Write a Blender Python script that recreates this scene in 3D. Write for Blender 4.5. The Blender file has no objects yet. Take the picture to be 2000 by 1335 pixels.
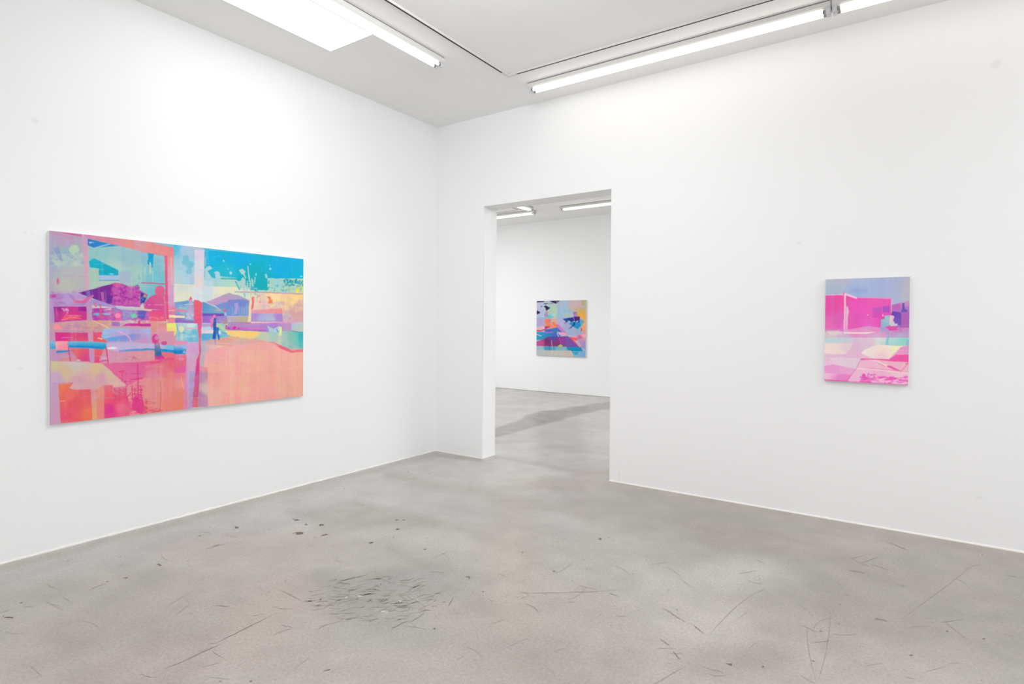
import bpy, bmesh, math, random
import numpy as np
from mathutils import Matrix, Vector

random.seed(7)
SC = bpy.context.scene
COL = SC.collection

# ------------------------------------------------------------------ dimensions
H = 3.795            # ceiling height
D = 5.90             # far wall of the second room
T = 0.245            # thickness of the wall with the doorway
DX0, DX1, DZ = 0.692, 2.232, 2.804   # doorway
XR, YF = 8.6, -8.8   # unseen right and front walls of the main room
BXL = -5.6           # left end of the second room

FLOORC = (.372, .350, .324)   # concrete albedo
TUBE = (4.0, 5.8, 3.7); SKY = 3.4
GAM = 1.2                    # display gamma, allowed for in every measured colour
AREAS = [  # added fill lights, out of view: name, position, size, power
    ('fill_light', (5.4, -6.2, H-.05), 4.6, 3.0, 172.),
    ('fill_light', (7.2, -1.6, H-.05), 1.6, 2.2, 58.),
    ('fill_light', (2.75, -2.35, H-.05), .8, .8, 9.),
    ('corner_fill_light', (2.9, -2.9, 3.5), .7, .7, 34., (0, 0, 1.9)),  # added fill, aimed to brighten the room corner
    ('fill_light', (-3.6, 2.4, H-.05), 2.6, 2.4, 134.),
    ('fill_light', (4.6, 3.2, H-.05), 4.0, 2.4, 182.),
]
# ------------------------------------------------------------------ camera
F_PX, YAW, PITCH, ROLL, PPY = 1127.545, 0.6031, -0.01183, 0.00704, 646.094
CAM = np.array([4.59203, -5.09137, 1.5])
_F = np.array([-math.sin(YAW), math.cos(YAW), 0]); _R = np.array([math.cos(YAW), math.sin(YAW), 0]); _U = np.array([0, 0, 1.])
_F2 = _F*math.cos(PITCH) + _U*math.sin(PITCH); _U2 = _U*math.cos(PITCH) - _F*math.sin(PITCH)
_R3 = _R*math.cos(ROLL) + _U2*math.sin(ROLL); _U3 = _U2*math.cos(ROLL) - _R*math.sin(ROLL)
cd = bpy.data.cameras.new('camera'); cam = bpy.data.objects.new('camera', cd); COL.objects.link(cam)
cd.sensor_width = 36; cd.sensor_fit = 'HORIZONTAL'; cd.lens = F_PX/2000*36
cd.shift_y = -(667.5-PPY)/2000; cd.clip_start = .05; cd.clip_end = 100
cam.matrix_world = Matrix(((_R3[0], _U3[0], -_F2[0], CAM[0]), (_R3[1], _U3[1], -_F2[1], CAM[1]), (_R3[2], _U3[2], -_F2[2], CAM[2]), (0, 0, 0, 1)))
SC.camera = cam

SC.view_settings.view_transform = 'Standard'
SC.view_settings.look = 'None'
SC.view_settings.exposure = 0
SC.view_settings.gamma = 1.2
SC.cycles.max_bounces = 9
SC.cycles.diffuse_bounces = 6
SC.cycles.glossy_bounces = 3
SC.cycles.caustics_reflective = False
SC.cycles.caustics_refractive = False

def s2l(c):
    c = np.asarray(c, float)/255.0
    return np.where(c <= .04045, c/12.92, ((c+.055)/1.055)**2.4)

# ------------------------------------------------------------------ object helpers
def link(name, me, mat=None, parent=None):
    o = bpy.data.objects.new(name, me); COL.objects.link(o)
    if mat: me.materials.append(mat)
    if parent: o.parent = parent
    return o
def obj(name, bm, mat=None, parent=None, smooth=False):
    me = bpy.data.meshes.new(name); bmesh.ops.recalc_face_normals(bm, faces=bm.faces[:]); bm.to_mesh(me); bm.free()
    if smooth:
        for p in me.polygons: p.use_smooth = True
    return link(name, me, mat, parent)
def tag(o, label, cat, group=None):
    o['label'] = label; o['category'] = cat
    if group: o['group'] = group
    return o
def thing(name, label, cat, loc=(0, 0, 0), rz=0, group=None):
    o = bpy.data.objects.new(name, None); COL.objects.link(o); o.location = loc; o.rotation_euler = (0, 0, rz)
    o.empty_display_size = .1
    return tag(o, label, cat, group)
def struct(o):
    o['kind'] = 'structure'; return o
def add_box(bm, lo, hi, bevel=0):
    r = bmesh.ops.create_cube(bm, size=1)
    s = [hi[i]-lo[i] for i in range(3)]; c = [(hi[i]+lo[i])/2 for i in range(3)]
    for v in r['verts']: v.co = Vector((v.co.x*s[0]+c[0], v.co.y*s[1]+c[1], v.co.z*s[2]+c[2]))
    if bevel:
        es = list({e for v in r['verts'] for e in v.link_edges})
        bmesh.ops.bevel(bm, geom=es, offset=bevel, segments=2, affect='EDGES', profile=.5)
def box(lo, hi, bevel=0):
    bm = bmesh.new(); add_box(bm, lo, hi, bevel); return bm
def add_profile_x(bm, prof, x0, x1):
    """extrude a closed (y,z) profile along x"""
    a = [bm.verts.new((x0, y, z)) for y, z in prof]; b = [bm.verts.new((x1, y, z)) for y, z in prof]
    n = len(prof)
    for i in range(n): bm.faces.new((a[i], a[(i+1) % n], b[(i+1) % n], b[i]))
    bm.faces.new(a[::-1]); bm.faces.new(b)
def add_tube_x(bm, x0, x1, y, z, r, n=16):
    add_profile_x(bm, [(y+r*math.cos(2*math.pi*k/n), z+r*math.sin(2*math.pi*k/n)) for k in range(n)], x0, x1)
def copy_tree(o, parent=None):
    c = o.copy(); COL.objects.link(c)
    if parent: c.parent = parent; c.matrix_parent_inverse = o.matrix_parent_inverse.copy()
    for ch in list(o.children): copy_tree(ch, c)
    return c

# ------------------------------------------------------------------ materials
def mat(name):
    m = bpy.data.materials.new(name); m.use_nodes = True
    nt = m.node_tree; b = nt.nodes['Principled BSDF']
    return m, nt, b
def simple(name, col, rough=.5, metal=0, spec=.5):
    m, nt, b = mat(name)
    b.inputs['Base Color'].default_value = (*s2l(col)**GAM, 1); b.inputs['Roughness'].default_value = rough
    b.inputs['Metallic'].default_value = metal; b.inputs['Specular IOR Level'].default_value = spec
    return m
def emit(name, col, strength):
    m = bpy.data.materials.new(name); m.use_nodes = True; nt = m.node_tree; nt.nodes.clear()
    e = nt.nodes.new('ShaderNodeEmission'); o = nt.nodes.new('ShaderNodeOutputMaterial')
    e.inputs[0].default_value = (*col, 1); e.inputs[1].default_value = strength
    nt.links.new(e.outputs[0], o.inputs[0]); return m

class N:
    """small node-graph writer"""
    def __init__(s, nt): s.nt = nt
    def n(s, t, ins=None, **kw):
        nd = s.nt.nodes.new(t)
        for k, v in kw.items(): setattr(nd, k, v)
        for k, v in (ins or {}).items(): s.set(nd.inputs[k], v)
        return nd
    def set(s, sock, v):
        if isinstance(v, bpy.types.NodeSocket): s.nt.links.new(v, sock)
        else: sock.default_value = v
    def math(s, op, a, b=0., c=None, clamp=False):
        nd = s.nt.nodes.new('ShaderNodeMath'); nd.operation = op; nd.use_clamp = clamp
        s.set(nd.inputs[0], a); s.set(nd.inputs[1], b)
        if c is not None: s.set(nd.inputs[2], c)
        return nd.outputs[0]
    def ramp(s, v, a, b, lo=0., hi=1.):
        nd = s.nt.nodes.new('ShaderNodeMapRange'); nd.clamp = True; nd.interpolation_type = 'SMOOTHSTEP'
        for i, x in enumerate((v, a, b, lo, hi)): s.set(nd.inputs[i], x)
        return nd.outputs[0]
    def noise(s, vec, scale, detail=4, rough=.55, dist=0.):
        return s.n('ShaderNodeTexNoise', {'Vector': vec, 'Scale': scale, 'Detail': detail, 'Roughness': rough, 'Distortion': dist}).outputs[0]
    def mix(s, f, a, b, blend='MIX'):
        nd = s.nt.nodes.new('ShaderNodeMix'); nd.data_type = 'RGBA'; nd.blend_type = blend
        s.set(nd.inputs[0], f); s.set(nd.inputs[6], a); s.set(nd.inputs[7], b); return nd.outputs[2]
    def spots(s, vec, lst):
        """smallest scaled distance to a list of ellipses (x,y,z,rx,ry,rz,angle about z)"""
        cur = None
        for (x, y, z, rx, ry, rz, a) in lst:
            mp = s.n('ShaderNodeMapping', {'Vector': vec}, vector_type='TEXTURE')
            mp.inputs['Location'].default_value = (x, y, z); mp.inputs['Scale'].default_value = (rx, ry, rz)
            mp.inputs['Rotation'].default_value = (0, 0, a)
            ln = s.n('ShaderNodeVectorMath', {0: mp.outputs[0]}, operation='LENGTH').outputs['Value']
            cur = ln if cur is None else s.math('MINIMUM', cur, ln)
        return cur

def wall_paint(name, col, marks=()):
    m, nt, b = mat(name); g = N(nt)
    pos = g.n('ShaderNodeNewGeometry').outputs['Position']
    v = g.ramp(g.noise(pos, .7, 1), .3, .7, .985, 1.0)
    base = g.mix(1., (*s2l(col), 1), (1, 1, 1, 1), 'MULTIPLY')
    vv = g.n('ShaderNodeCombineColor', {0: v, 1: v, 2: v}).outputs[0]
    base = g.mix(1., base, vv, 'MULTIPLY')
    if marks:
        d = g.spots(pos, marks)
        base = g.mix(g.ramp(d, .5, 1.3, .35, 0.), base, (*s2l((215, 214, 212)), 1))
    nt.links.new(base, b.inputs['Base Color'])
    b.inputs['Roughness'].default_value = .75; b.inputs['Specular IOR Level'].default_value = .25
    return m

WALL = (241, 242, 243)
M_wall_l = wall_paint('white wall paint left', WALL, [(0, -3.783, 2.769, .1, .02, .02, 0), (0, -3.831, 2.052, .1, .008, .008, 0), (0, -3.80, 2.052, .1, .006, .006, 0), (0, -3.86, 1.2, .1, .02, .012, 0)])
M_wall_b = wall_paint('white wall paint doorway', WALL, [(3.855, 0, 2.164, .014, .1, .014, 0), (5.051, 0, 3.284, .03, .1, .03, 0), (2.333, 0, .07, .012, .1, .05, 0), (5.0, 0, .33, .02, .1, .01, 0)])
M_wall = wall_paint('white wall paint', WALL)
M_ceil = wall_paint('white ceiling paint', (237, 237, 236))
M_trim = simple('white trim strip', (246, 243, 238), .6)
M_house = simple('white enamel', (214, 214, 210), .45)
M_holder = simple('white plastic', (208, 208, 212), .45)
M_cap = simple('aluminium tube cap', (150, 148, 145), .35, .7)
M_gap = simple('dark gap', (38, 35, 33), .9, 0, .1)
M_rail = simple('white track enamel', (214, 213, 211), .5)
M_tube = emit('lit fluorescent tube', (1.0, .97, .925), TUBE[0])
M_tubes = [M_tube, emit('lit fluorescent tube over doorway wall', (1.0, .945, .87), TUBE[1]), emit('lit fluorescent tube next room', (1.0, .95, .88), TUBE[2])]
M_sky = emit('skylight diffuser', (.99, .995, 1.0), SKY)
M_side = simple('primed canvas edge', (238, 237, 236), .8)

# ------------------------------------------------------------------ room shell
W = .2
struct(obj('wall_left', box((-W, YF, 0), (0, 0, H)), M_wall_l))
bm = bmesh.new()
pts = [(-W, 0), (DX0, 0), (DX0, DZ), (DX1, DZ), (DX1, 0), (XR, 0), (XR, H), (-W, H)]
a = [bm.verts.new((x, 0, z)) for x, z in pts]; b_ = [bm.verts.new((x, T, z)) for x, z in pts]
for i in range(8): bm.faces.new((a[i], a[(i+1) % 8], b_[(i+1) % 8], b_[i]))
bm.faces.new(a); bm.faces.new(b_[::-1])
jamb = [e for e in bm.edges if len({round(v.co.y, 3) for v in e.verts}) == 1 and all(DX0-.01 < v.co.x < DX1+.01 for v in e.verts)
        and not (abs(e.verts[0].co.z) < 1e-4 and abs(e.verts[1].co.z) < 1e-4)]
bmesh.ops.bevel(bm, geom=jamb, offset=.004, segments=2, affect='EDGES')
struct(obj('wall_back', bm, M_wall_b))
struct(obj('wall_right', box((XR, YF, 0), (XR+W, D, H)), M_wall))
struct(obj('wall_front', box((-W, YF-W, 0), (XR+W, YF, H)), M_wall))
struct(obj('wall_far', box((BXL, D, 0), (XR+W, D+W, H)), M_wall))
struct(obj('wall_far_left', box((BXL-W, T, 0), (BXL, D+W, H)), M_wall))
struct(obj('wall_far_front', box((BXL, T-W, 0), (-W, T, H)), M_wall))
struct(obj('ceiling', box((BXL-W, YF-W, H), (XR+W, D+W, H+.15)), M_ceil))

def strip(name, p0, p1, n, depth, h, wob, along, seed):
    """thin caulked strip where a wall meets the floor"""
    rnd = random.Random(seed); bm = bmesh.new(); rows = []
    for i in range(n+1):
        t = p0+(p1-p0)*i/n; hh = h*(1+wob*rnd.uniform(-1, 1)); dd = depth*(1+wob*.8*rnd.uniform(-1, 1))
        prof = [(0, 0), (dd, 0), (dd, hh*.7), (dd*.7, hh), (0, hh)]
        if along == 'y': rows.append([bm.verts.new((q, t, z)) for q, z in prof])
        else: rows.append([bm.verts.new((t, -q, z)) for q, z in prof])
    for i in range(n):
        for k in range(5): bm.faces.new((rows[i][k], rows[i][(k+1) % 5], rows[i+1][(k+1) % 5], rows[i+1][k]))
    bm.faces.new(rows[0]); bm.faces.new(rows[-1][::-1])
    return struct(obj(name, bm, M_trim))
strip('baseboard_left', -7.5, 0, 150, .006, .010, .5, 'y', 3)
strip('baseboard_back', DX1, XR, 40, .006, .011, .04, 'x', 4)
bm = box((0.006, -.005, 0), (DX0, 0, .010))
add_box(bm, (DX0, -.005, 0), (DX0+.005, T, .012))
struct(obj('trim_1', bm, M_trim))
struct(obj('shadow_gap_far', box((BXL, D-.004, 0), (XR, D, .006)), simple('shadow gap', (120, 112, 104), .8)))  # dark strip coloured as the shaded gap under the far wall

# ------------------------------------------------------------------ colour field painting (numpy)
def blur_noise(shape, cell, rng, octs=3):
    out = np.zeros(shape); amp = 1; tot = 0
    for o in range(octs):
        ch = max(1.0, cell[0]/2**o); cw = max(1.0, cell[1]/2**o)
        gh, gw = int(shape[0]/ch)+3, int(shape[1]/cw)+3
        g = rng.random((gh, gw))
        yi = np.arange(shape[0])/ch; xi = np.arange(shape[1])/cw
        y0 = yi.astype(int); x0 = xi.astype(int); fy = yi-y0; fx = xi-x0
        fy = fy*fy*(3-2*fy); fx = fx*fx*(3-2*fx)
        A = g[y0][:, x0]; B = g[y0][:, x0+1]; C = g[y0+1][:, x0]; E = g[y0+1][:, x0+1]
        v = (A*(1-fx)+B*fx)*(1-fy)[:, None]+(C*(1-fx)+E*fx)*fy[:, None]
        out += v*amp; tot += amp; amp *= .55
    return out/tot*2-1

def homography(q):
    """unit square (u right, v down) -> quad TL,TR,BR,BL"""
    A = []; b = []
    for (u, v), (x, y) in zip(((0, 0), (1, 0), (1, 1), (0, 1)), q):
        A.append([u, v, 1, 0, 0, 0, -u*x, -v*x]); b.append(x)
        A.append([0, 0, 0, u, v, 1, -u*y, -v*y]); b.append(y)
    h = np.linalg.solve(np.array(A, float), np.array(b, float))
    return np.append(h, 1).reshape(3, 3)

class Art:
    """a painted picture: flat colour shapes, glazes, streaks and splatter laid down in drawing units"""
    def __init__(s, w, h, quad, seed, warp):
        s.rng = np.random.default_rng(seed); s.w, s.h = w, h
        u, v = np.meshgrid(np.linspace(0, 1, w), np.linspace(0, 1, h))
        Hm = homography(quad); z = Hm[2, 0]*u+Hm[2, 1]*v+1
        s.X = (Hm[0, 0]*u+Hm[0, 1]*v+Hm[0, 2])/z; s.Y = (Hm[1, 0]*u+Hm[1, 1]*v+Hm[1, 2])/z
        s.X0, s.Y0 = s.X.copy(), s.Y.copy()
        s.u, s.v = u, v
        s.X = s.X+warp*blur_noise((h, w), (14, 14), s.rng, 3); s.Y = s.Y+warp*blur_noise((h, w), (14, 14), s.rng, 3)
        s.C = np.zeros((h, w, 3)); s.C[:] = 200
        s.off = (0, 0); s.aa = abs(s.X0[h//2, 1]-s.X0[h//2, 0])
        s.fine = blur_noise((h, w), (5, 5), s.rng, 3); s.mid = blur_noise((h, w), (26, 40), s.rng, 3)
        s.vst = blur_noise((h, w), (400, 6), s.rng, 3); s.hst = blur_noise((h, w), (5, 300), s.rng, 3)
    def _win(s, x0, y0, x1, y1, pad):
        m = (s.X0 > x0-pad) & (s.X0 < x1+pad) & (s.Y0 > y0-pad) & (s.Y0 < y1+pad)
        r = np.where(m.any(1))[0]; c = np.where(m.any(0))[0]
        if len(r) == 0 or len(c) == 0: return None
        return slice(r[0], r[-1]+1), slice(c[0], c[-1]+1)
    def _lay(s, win, mask, col, al, noise):
        if noise:
            mask = mask*np.clip(.5+noise[1]*getattr(s, noise[0])[win]+noise[2], 0, 1)
        mask = (mask*al)[..., None]
        s.C[win] = s.C[win]*(1-mask)+col*mask
    def col(s, win, c):
        """c = (r,g,b) or ((x,y,(rgb)), (x,y,(rgb)), ...) : linear gradient for two stops, inverse-distance blend for more"""
        if not isinstance(c[0], tuple): return np.array(c, float)
        X, Y = s.X[win], s.Y[win]
        st = [(x+s.off[0], y+s.off[1], np.array(k, float)) for x, y, k in c]
        if len(st) == 2:
            dx, dy = st[1][0]-st[0][0], st[1][1]-st[0][1]
            t = np.clip(((X-st[0][0])*dx+(Y-st[0][1])*dy)/(dx*dx+dy*dy), 0, 1)[..., None]
            return st[0][2]*(1-t)+st[1][2]*t
        num = 0; den = 0
        for x, y, k in st:
            wgt = 1/((X-x)**2+(Y-y)**2+30)**1.5
            num = num+wgt[..., None]*k; den = den+wgt[..., None]
        return num/den
    def poly(s, pts, c, al=1., soft=0, noise=None):
        P = [(x+s.off[0], y+s.off[1]) for x, y in pts]; sf = max(soft, s.aa*1.2)
        xs = [p[0] for p in P]; ys = [p[1] for p in P]
        win = s._win(min(xs), min(ys), max(xs), max(ys), sf*1.5+8)
        if win is None: return
        X, Y = s.X[win], s.Y[win]; ins = np.zeros(X.shape, bool); dm = np.full(X.shape, 1e9)
        for i in range(len(P)):
            (x1, y1), (x2, y2) = P[i], P[(i+1) % len(P)]
            dx, dy = x2-x1, y2-y1
            if dx == 0 and dy == 0: continue
            t = np.clip(((X-x1)*dx+(Y-y1)*dy)/(dx*dx+dy*dy), 0, 1)
            dm = np.minimum(dm, (X-x1-t*dx)**2+(Y-y1-t*dy)**2)
            if y1 != y2:
                cr = ((y1 > Y) != (y2 > Y)) & (X < (x2-x1)*(Y-y1)/(y2-y1)+x1); ins ^= cr
        sd = np.sqrt(dm)*np.where(ins, 1, -1)
        s._lay(win, np.clip(.5+sd/sf, 0, 1), s.col(win, c), al, noise)
    def ell(s, x, y, rx, ry, c, al=1., soft=0, noise=None):
        x += s.off[0]; y += s.off[1]; sf = max(soft, s.aa*1.2)
        win = s._win(x-rx, y-ry, x+rx, y+ry, sf*1.5+8)
        if win is None: return
        d = np.sqrt(((s.X[win]-x)/rx)**2+((s.Y[win]-y)/ry)**2)
        s._lay(win, np.clip(.5+(1-d)*min(rx, ry)/sf, 0, 1), s.col(win, c), al, noise)
    def line(s, pts, w, c, al=1., soft=0, noise=None):
        P = [(x+s.off[0], y+s.off[1]) for x, y in pts]; sf = max(soft, s.aa*1.2)
        xs = [p[0] for p in P]; ys = [p[1] for p in P]
        win = s._win(min(xs), min(ys), max(xs), max(ys), sf+w+8)
        if win is None: return
        X, Y = s.X[win], s.Y[win]; dm = np.full(X.shape, 1e9)
        for (x1, y1), (x2, y2) in zip(P, P[1:]):
            dx, dy = x2-x1, y2-y1
            t = np.clip(((X-x1)*dx+(Y-y1)*dy)/(dx*dx+dy*dy+1e-9), 0, 1)
            dm = np.minimum(dm, (X-x1-t*dx)**2+(Y-y1-t*dy)**2)
        s._lay(win, np.clip(.5+(w/2-np.sqrt(dm))/sf, 0, 1), s.col(win, c), al, noise)
    def splat(s, x0, y0, x1, y1, n, r0, r1, c, al=.8, ax=1., seed=0):
        rr = random.Random(seed)
        for _ in range(n):
            r = rr.uniform(r0, r1)
            s.ell(rr.uniform(x0, x1), rr.uniform(y0, y1), r*ax*rr.uniform(.6, 1.4), r*rr.uniform(.6, 1.4), c, al*rr.uniform(.6, 1))
    def finish(s, grain=5, streak=4):
        s.C += (s.fine*grain*.8+s.mid*grain*.7+s.vst*streak*.9+s.hst*streak*.45)[..., None]
        s.C = np.clip(s.C, 4, 250)

# ART-BEGIN
def art_left():
    A = Art(640, 426, ((100, 118), (3109, 461), (3108, 2081), (97, 2421)), 11, 5)
    P, E, L = A.poly, A.ell, A.line
    n1 = ('mid', 1.2, .1); nf = ('fine', 1.6, .15)
    # ---- grounds
    A.off = (0, 0)
    P([(90, 100), (560, 100), (620, 1250), (90, 1250)], ((300, 200, (184, 160, 188)), (300, 420, (160, 184, 194)), (400, 620, (182, 184, 184)), (300, 760, (186, 190, 180)), (300, 950, (190, 150, 196)), (120, 500, (158, 168, 200))))
    P([(550, 200), (1640, 200), (1640, 1000), (560, 1000)], ((700, 360, (146, 196, 198)), (1000, 450, (150, 190, 200)), (900, 560, (168, 206, 196)), (800, 740, (178, 202, 186)), (1300, 450, (140, 184, 204)), (1350, 700, (118, 190, 200)), (1400, 830, (112, 184, 196)), (1150, 640, (166, 202, 192))))
    P([(160, 118), (330, 165), (490, 195), (488, 160), (200, 122)], (214, 104, 152))
    P([(100, 130), (390, 205), (380, 211), (100, 150)], (206, 138, 170), .9)
    P([(110, 400), (500, 390), (500, 545), (110, 540)], (176, 198, 190), .65, 8)
    P([(150, 330), (215, 310), (265, 480), (240, 500)], (140, 158, 192), .8, 10)
    P([(230, 330), (330, 335), (340, 390), (250, 390)], (148, 178, 188), .8, 10)
    P([(290, 220), (325, 240), (360, 320), (320, 310)], (170, 168, 205), .7, 10)
    E(395, 345, 58, 58, (182, 212, 180), .95, 8)
    A.splat(110, 380, 500, 540, 34, 5, 20, (146, 160, 196), .55, 1.3, 1)
    A.splat(110, 400, 500, 540, 26, 5, 22, (190, 206, 186), .6, 1.4, 2)
    P([(105, 560), (540, 555), (560, 690), (105, 690)], (184, 182, 190), .5, 30)
    L([(280, 655), (480, 668), (540, 662)], 9, (206, 156, 176), .6)
    E(202, 715, 16, 36, (222, 98, 150), .9)
    P([(490, 160), (560, 175), (575, 880), (520, 880), (515, 560), (500, 420)], ((520, 200, (204, 160, 190)), (540, 500, (212, 168, 184)), (540, 800, (204, 170, 190))), .92, 6)
    # ---- top beam, post and triangle
    P([(1250, 240), (1640, 285), (1640, 420), (1455, 330)], ((1300, 260, (140, 184, 204)), (1600, 340, (118, 192, 214))))
    P([(490, 150), (820, 190), (1250, 240), (1580, 330), (1580, 410), (1480, 425), (1260, 385), (920, 300), (555, 215), (530, 190)], ((560, 190, (206, 142, 170)), (800, 220, (212, 140, 156)), (1050, 280, (222, 144, 142)), (1350, 340, (224, 142, 140)), (1540, 370, (230, 128, 130)), (1150, 240, (214, 158, 170))))
    P([(553, 215), (920, 300), (800, 312), (640, 322), (555, 295)], ((600, 260, (46, 122, 200)), (860, 300, (40, 150, 204))))
    P([(570, 250), (640, 257), (575, 276)], (160, 190, 226)); L([(640, 325), (815, 282)], 16, (150, 194, 204))
    P([(570, 485), (625, 445), (700, 480), (920, 590), (920, 650), (690, 650), (690, 570), (575, 555)], ((600, 500, (20, 178, 202)), (760, 610, (0, 168, 194))))
    P([(690, 648), (925, 648), (925, 705), (690, 705)], (166, 190, 224)); L([(692, 706), (930, 708)], 9, (64, 156, 194))
    E(840, 634, 28, 8, (150, 220, 225), .9)
    P([(575, 570), (685, 570), (690, 740), (640, 755), (585, 770)], (168, 200, 184))
    P([(925, 600), (1060, 600), (1062, 740), (935, 735)], (162, 182, 206), .9, 10)
    A.splat(1060, 640, 1180, 780, 16, 8, 24, (120, 186, 196), .6, .5, 5)
    P([(1205, 440), (1480, 415), (1478, 740), (1200, 725)], ((1250, 500, (132, 190, 202)), (1420, 650, (112, 192, 204))), .6, 14)
    P([(1265, 385), (1335, 395), (1330, 540), (1312, 562), (1300, 480), (1285, 525), (1265, 520), (1260, 478), (1276, 455)], (0, 158, 210))
    P([(1286, 490), (1304, 500), (1312, 610), (1296, 645), (1284, 610)], (176, 208, 190), .9)
    P([(1215, 540), (1252, 560), (1246, 640), (1232, 690), (1222, 640)], (164, 204, 196), .8); L([(1322, 600), (1330, 720)], 16, (160, 206, 196), .7)
    L([(1345, 420), (1420, 440)], 14, (150, 200, 214), .8)
    # ---- horizon of the left half
    P([(105, 860), (450, 850), (600, 950), (590, 1015), (110, 1020)], ((200, 900, (190, 144, 200)), (300, 850, (178, 160, 206)), (500, 960, (186, 150, 205))))
    P([(105, 872), (180, 872), (178, 908), (105, 915)], (186, 64, 148), .85); A.splat(110, 840, 400, 930, 26, 5, 17, (168, 120, 196), .6, 1.5, 6)
    A.splat(140, 960, 520, 1010, 18, 5, 12, (160, 120, 190), .55, 2.4, 61)
    P([(590, 925), (700, 950), (870, 1005), (900, 1035), (590, 1000)], (164, 144, 206))
    P([(440, 855), (885, 738), (980, 755), (1200, 840), (1270, 880), (1170, 1025), (860, 1005), (680, 945)], ((600, 860, (118, 44, 152)), (780, 820, (124, 46, 152)), (1000, 940, (172, 70, 166)), (1150, 950, (178, 76, 172))))
    P([(850, 742), (960, 742), (1170, 800), (1180, 1030), (860, 1000), (820, 880)], (196, 86, 172), .75, 20, ('fine', 1.8, .35))
    E(900, 760, 46, 24, (222, 92, 152), .8, 10)
    A.splat(790, 770, 1170, 960, 60, 6, 24, (150, 44, 150), .65, 1.1, 8); A.splat(860, 780, 1190, 1010, 60, 6, 20, (222, 108, 184), .6, 1.2, 9)
    P([(705, 850), (745, 845), (745, 930), (760, 970), (720, 965)], (180, 96, 166)); P([(775, 870), (850, 890), (840, 980), (770, 970)], (98, 48, 148), .8)
    P([(1180, 850), (1265, 885), (1225, 975), (1178, 985)], (56, 66, 150)); E(1235, 895, 24, 22, (222, 150, 110), .8); A.splat(1180, 880, 1250, 970, 8, 6, 14, (90, 130, 190), .7, 1, 10)
    P([(530, 830), (580, 830), (590, 920), (545, 930)], (118, 110, 190), .8, 6)
    P([(380, 930), (470, 946), (560, 905), (625, 880), (630, 890), (525, 978), (400, 980)], (216, 104, 160))
    # ---- red sitting silhouette
    E(1412, 836, 60, 64, (216, 96, 142)); P([(1352, 880), (1480, 870), (1485, 1065), (1225, 1045), (1215, 985), (1290, 905)], ((1420, 900, (214, 92, 140)), (1300, 1020, (208, 78, 150))))
    P([(1270, 1060), (1490, 1060), (1485, 1195), (1285, 1195)], ((1380, 1080, (222, 80, 140)), (1380, 1190, (236, 100, 120))))
    P([(1455, 330), (1580, 345), (1592, 700), (1602, 1215), (1500, 1215), (1480, 420)], ((1530, 380, (228, 136, 136)), (1545, 480, (222, 150, 158)), (1550, 620, (216, 164, 186)), (1555, 800, (210, 164, 198)), (1555, 950, (208, 158, 200)), (1550, 1090, (222, 124, 156)), (1540, 1190, (230, 140, 150))))
    L([(1545, 450), (1560, 760)], 14, (236, 190, 160), .7, 10)
    P([(1466, 420), (1500, 420), (1506, 800), (1514, 1170), (1486, 1170)], ((1480, 440, (230, 96, 132)), (1500, 900, (226, 84, 128))))
    L([(1462, 890), (1482, 1150)], 9, (190, 150, 200), .8)
    L([(1195, 735), (1478, 752)], 14, (208, 92, 142))
    # ---- magenta band
    P([(150, 1020), (542, 1015), (545, 1178), (160, 1205)], ((200, 1040, (166, 44, 150)), (400, 1100, (206, 56, 140)), (300, 1190, (206, 60, 150))))
    P([(160, 1070), (540, 1070), (540, 1130), (160, 1140)], (206, 60, 140), .7, 10); P([(450, 1020), (540, 1018), (540, 1075), (440, 1070)], (150, 34, 150), .9)
    P([(285, 1110), (430, 1115), (490, 1165), (240, 1185)], (234, 86, 116)); L([(250, 1180), (340, 1150), (420, 1150)], 9, (225, 150, 180), .9)
    A.splat(250, 1030, 330, 1110, 22, 5, 12, (228, 180, 210), .8, 1, 12)
    P([(100, 1020), (150, 1020), (160, 1210), (105, 1215)], (182, 150, 196))
    P([(540, 985), (600, 985), (606, 1190), (545, 1185)], ((570, 1000, (190, 150, 190)), (570, 1180, (198, 150, 186))))
    P([(605, 1040), (890, 1035), (970, 1060), (975, 1200), (840, 1215), (610, 1182)], ((650, 1060, (176, 66, 168)), (800, 1160, (190, 80, 166)), (940, 1080, (170, 110, 190))))
    E(662, 1107, 44, 14, (110, 184, 212)); E(780, 1104, 52, 15, (124, 194, 208)); P([(725, 1060), (832, 1034), (830, 1062)], (224, 168, 192))
    L([(640, 985), (650, 1015)], 22, (232, 108, 120), .9); L([(705, 1000), (708, 1195)], 17, (226, 90, 106), .8)
    A.splat(610, 1060, 880, 1180, 26, 5, 13, (206, 130, 190), .6, 2, 13)
    P([(965, 1055), (1285, 1065), (1280, 1190), (970, 1195)], ((1000, 1080, (160, 140, 200)), (1200, 1150, (190, 96, 176)))); P([(1150, 1070), (1255, 1070), (1225, 1175), (1150, 1150)], (88, 90, 184), .9)
    P([(1060, 1112), (1120, 1095), (1145, 1135), (1085, 1160)], (112, 214, 168)); A.splat(970, 1070, 1130, 1170, 12, 8, 18, (140, 170, 210), .7, 1.2, 14)
    P([(905, 1028), (1150, 1044), (1312, 1054), (1312, 1074), (1150, 1062), (905, 1048)], ((950, 1040, (170, 190, 214)), (1300, 1064, (220, 196, 170))))
    P([(870, 1060), (905, 1060), (960, 1100), (955, 1215), (885, 1235), (880, 1140), (850, 1100)], (226, 98, 168)); E(910, 1125, 34, 30, (240, 150, 180), .9, 8); E(885, 1070, 18, 26, (110, 150, 200), .8)
    P([(1510, 1060), (1640, 1060), (1640, 1078), (1510, 1076)], (226, 170, 180)); P([(1515, 1120), (1650, 1122), (1650, 1152), (1520, 1150)], (236, 224, 186))
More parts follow.
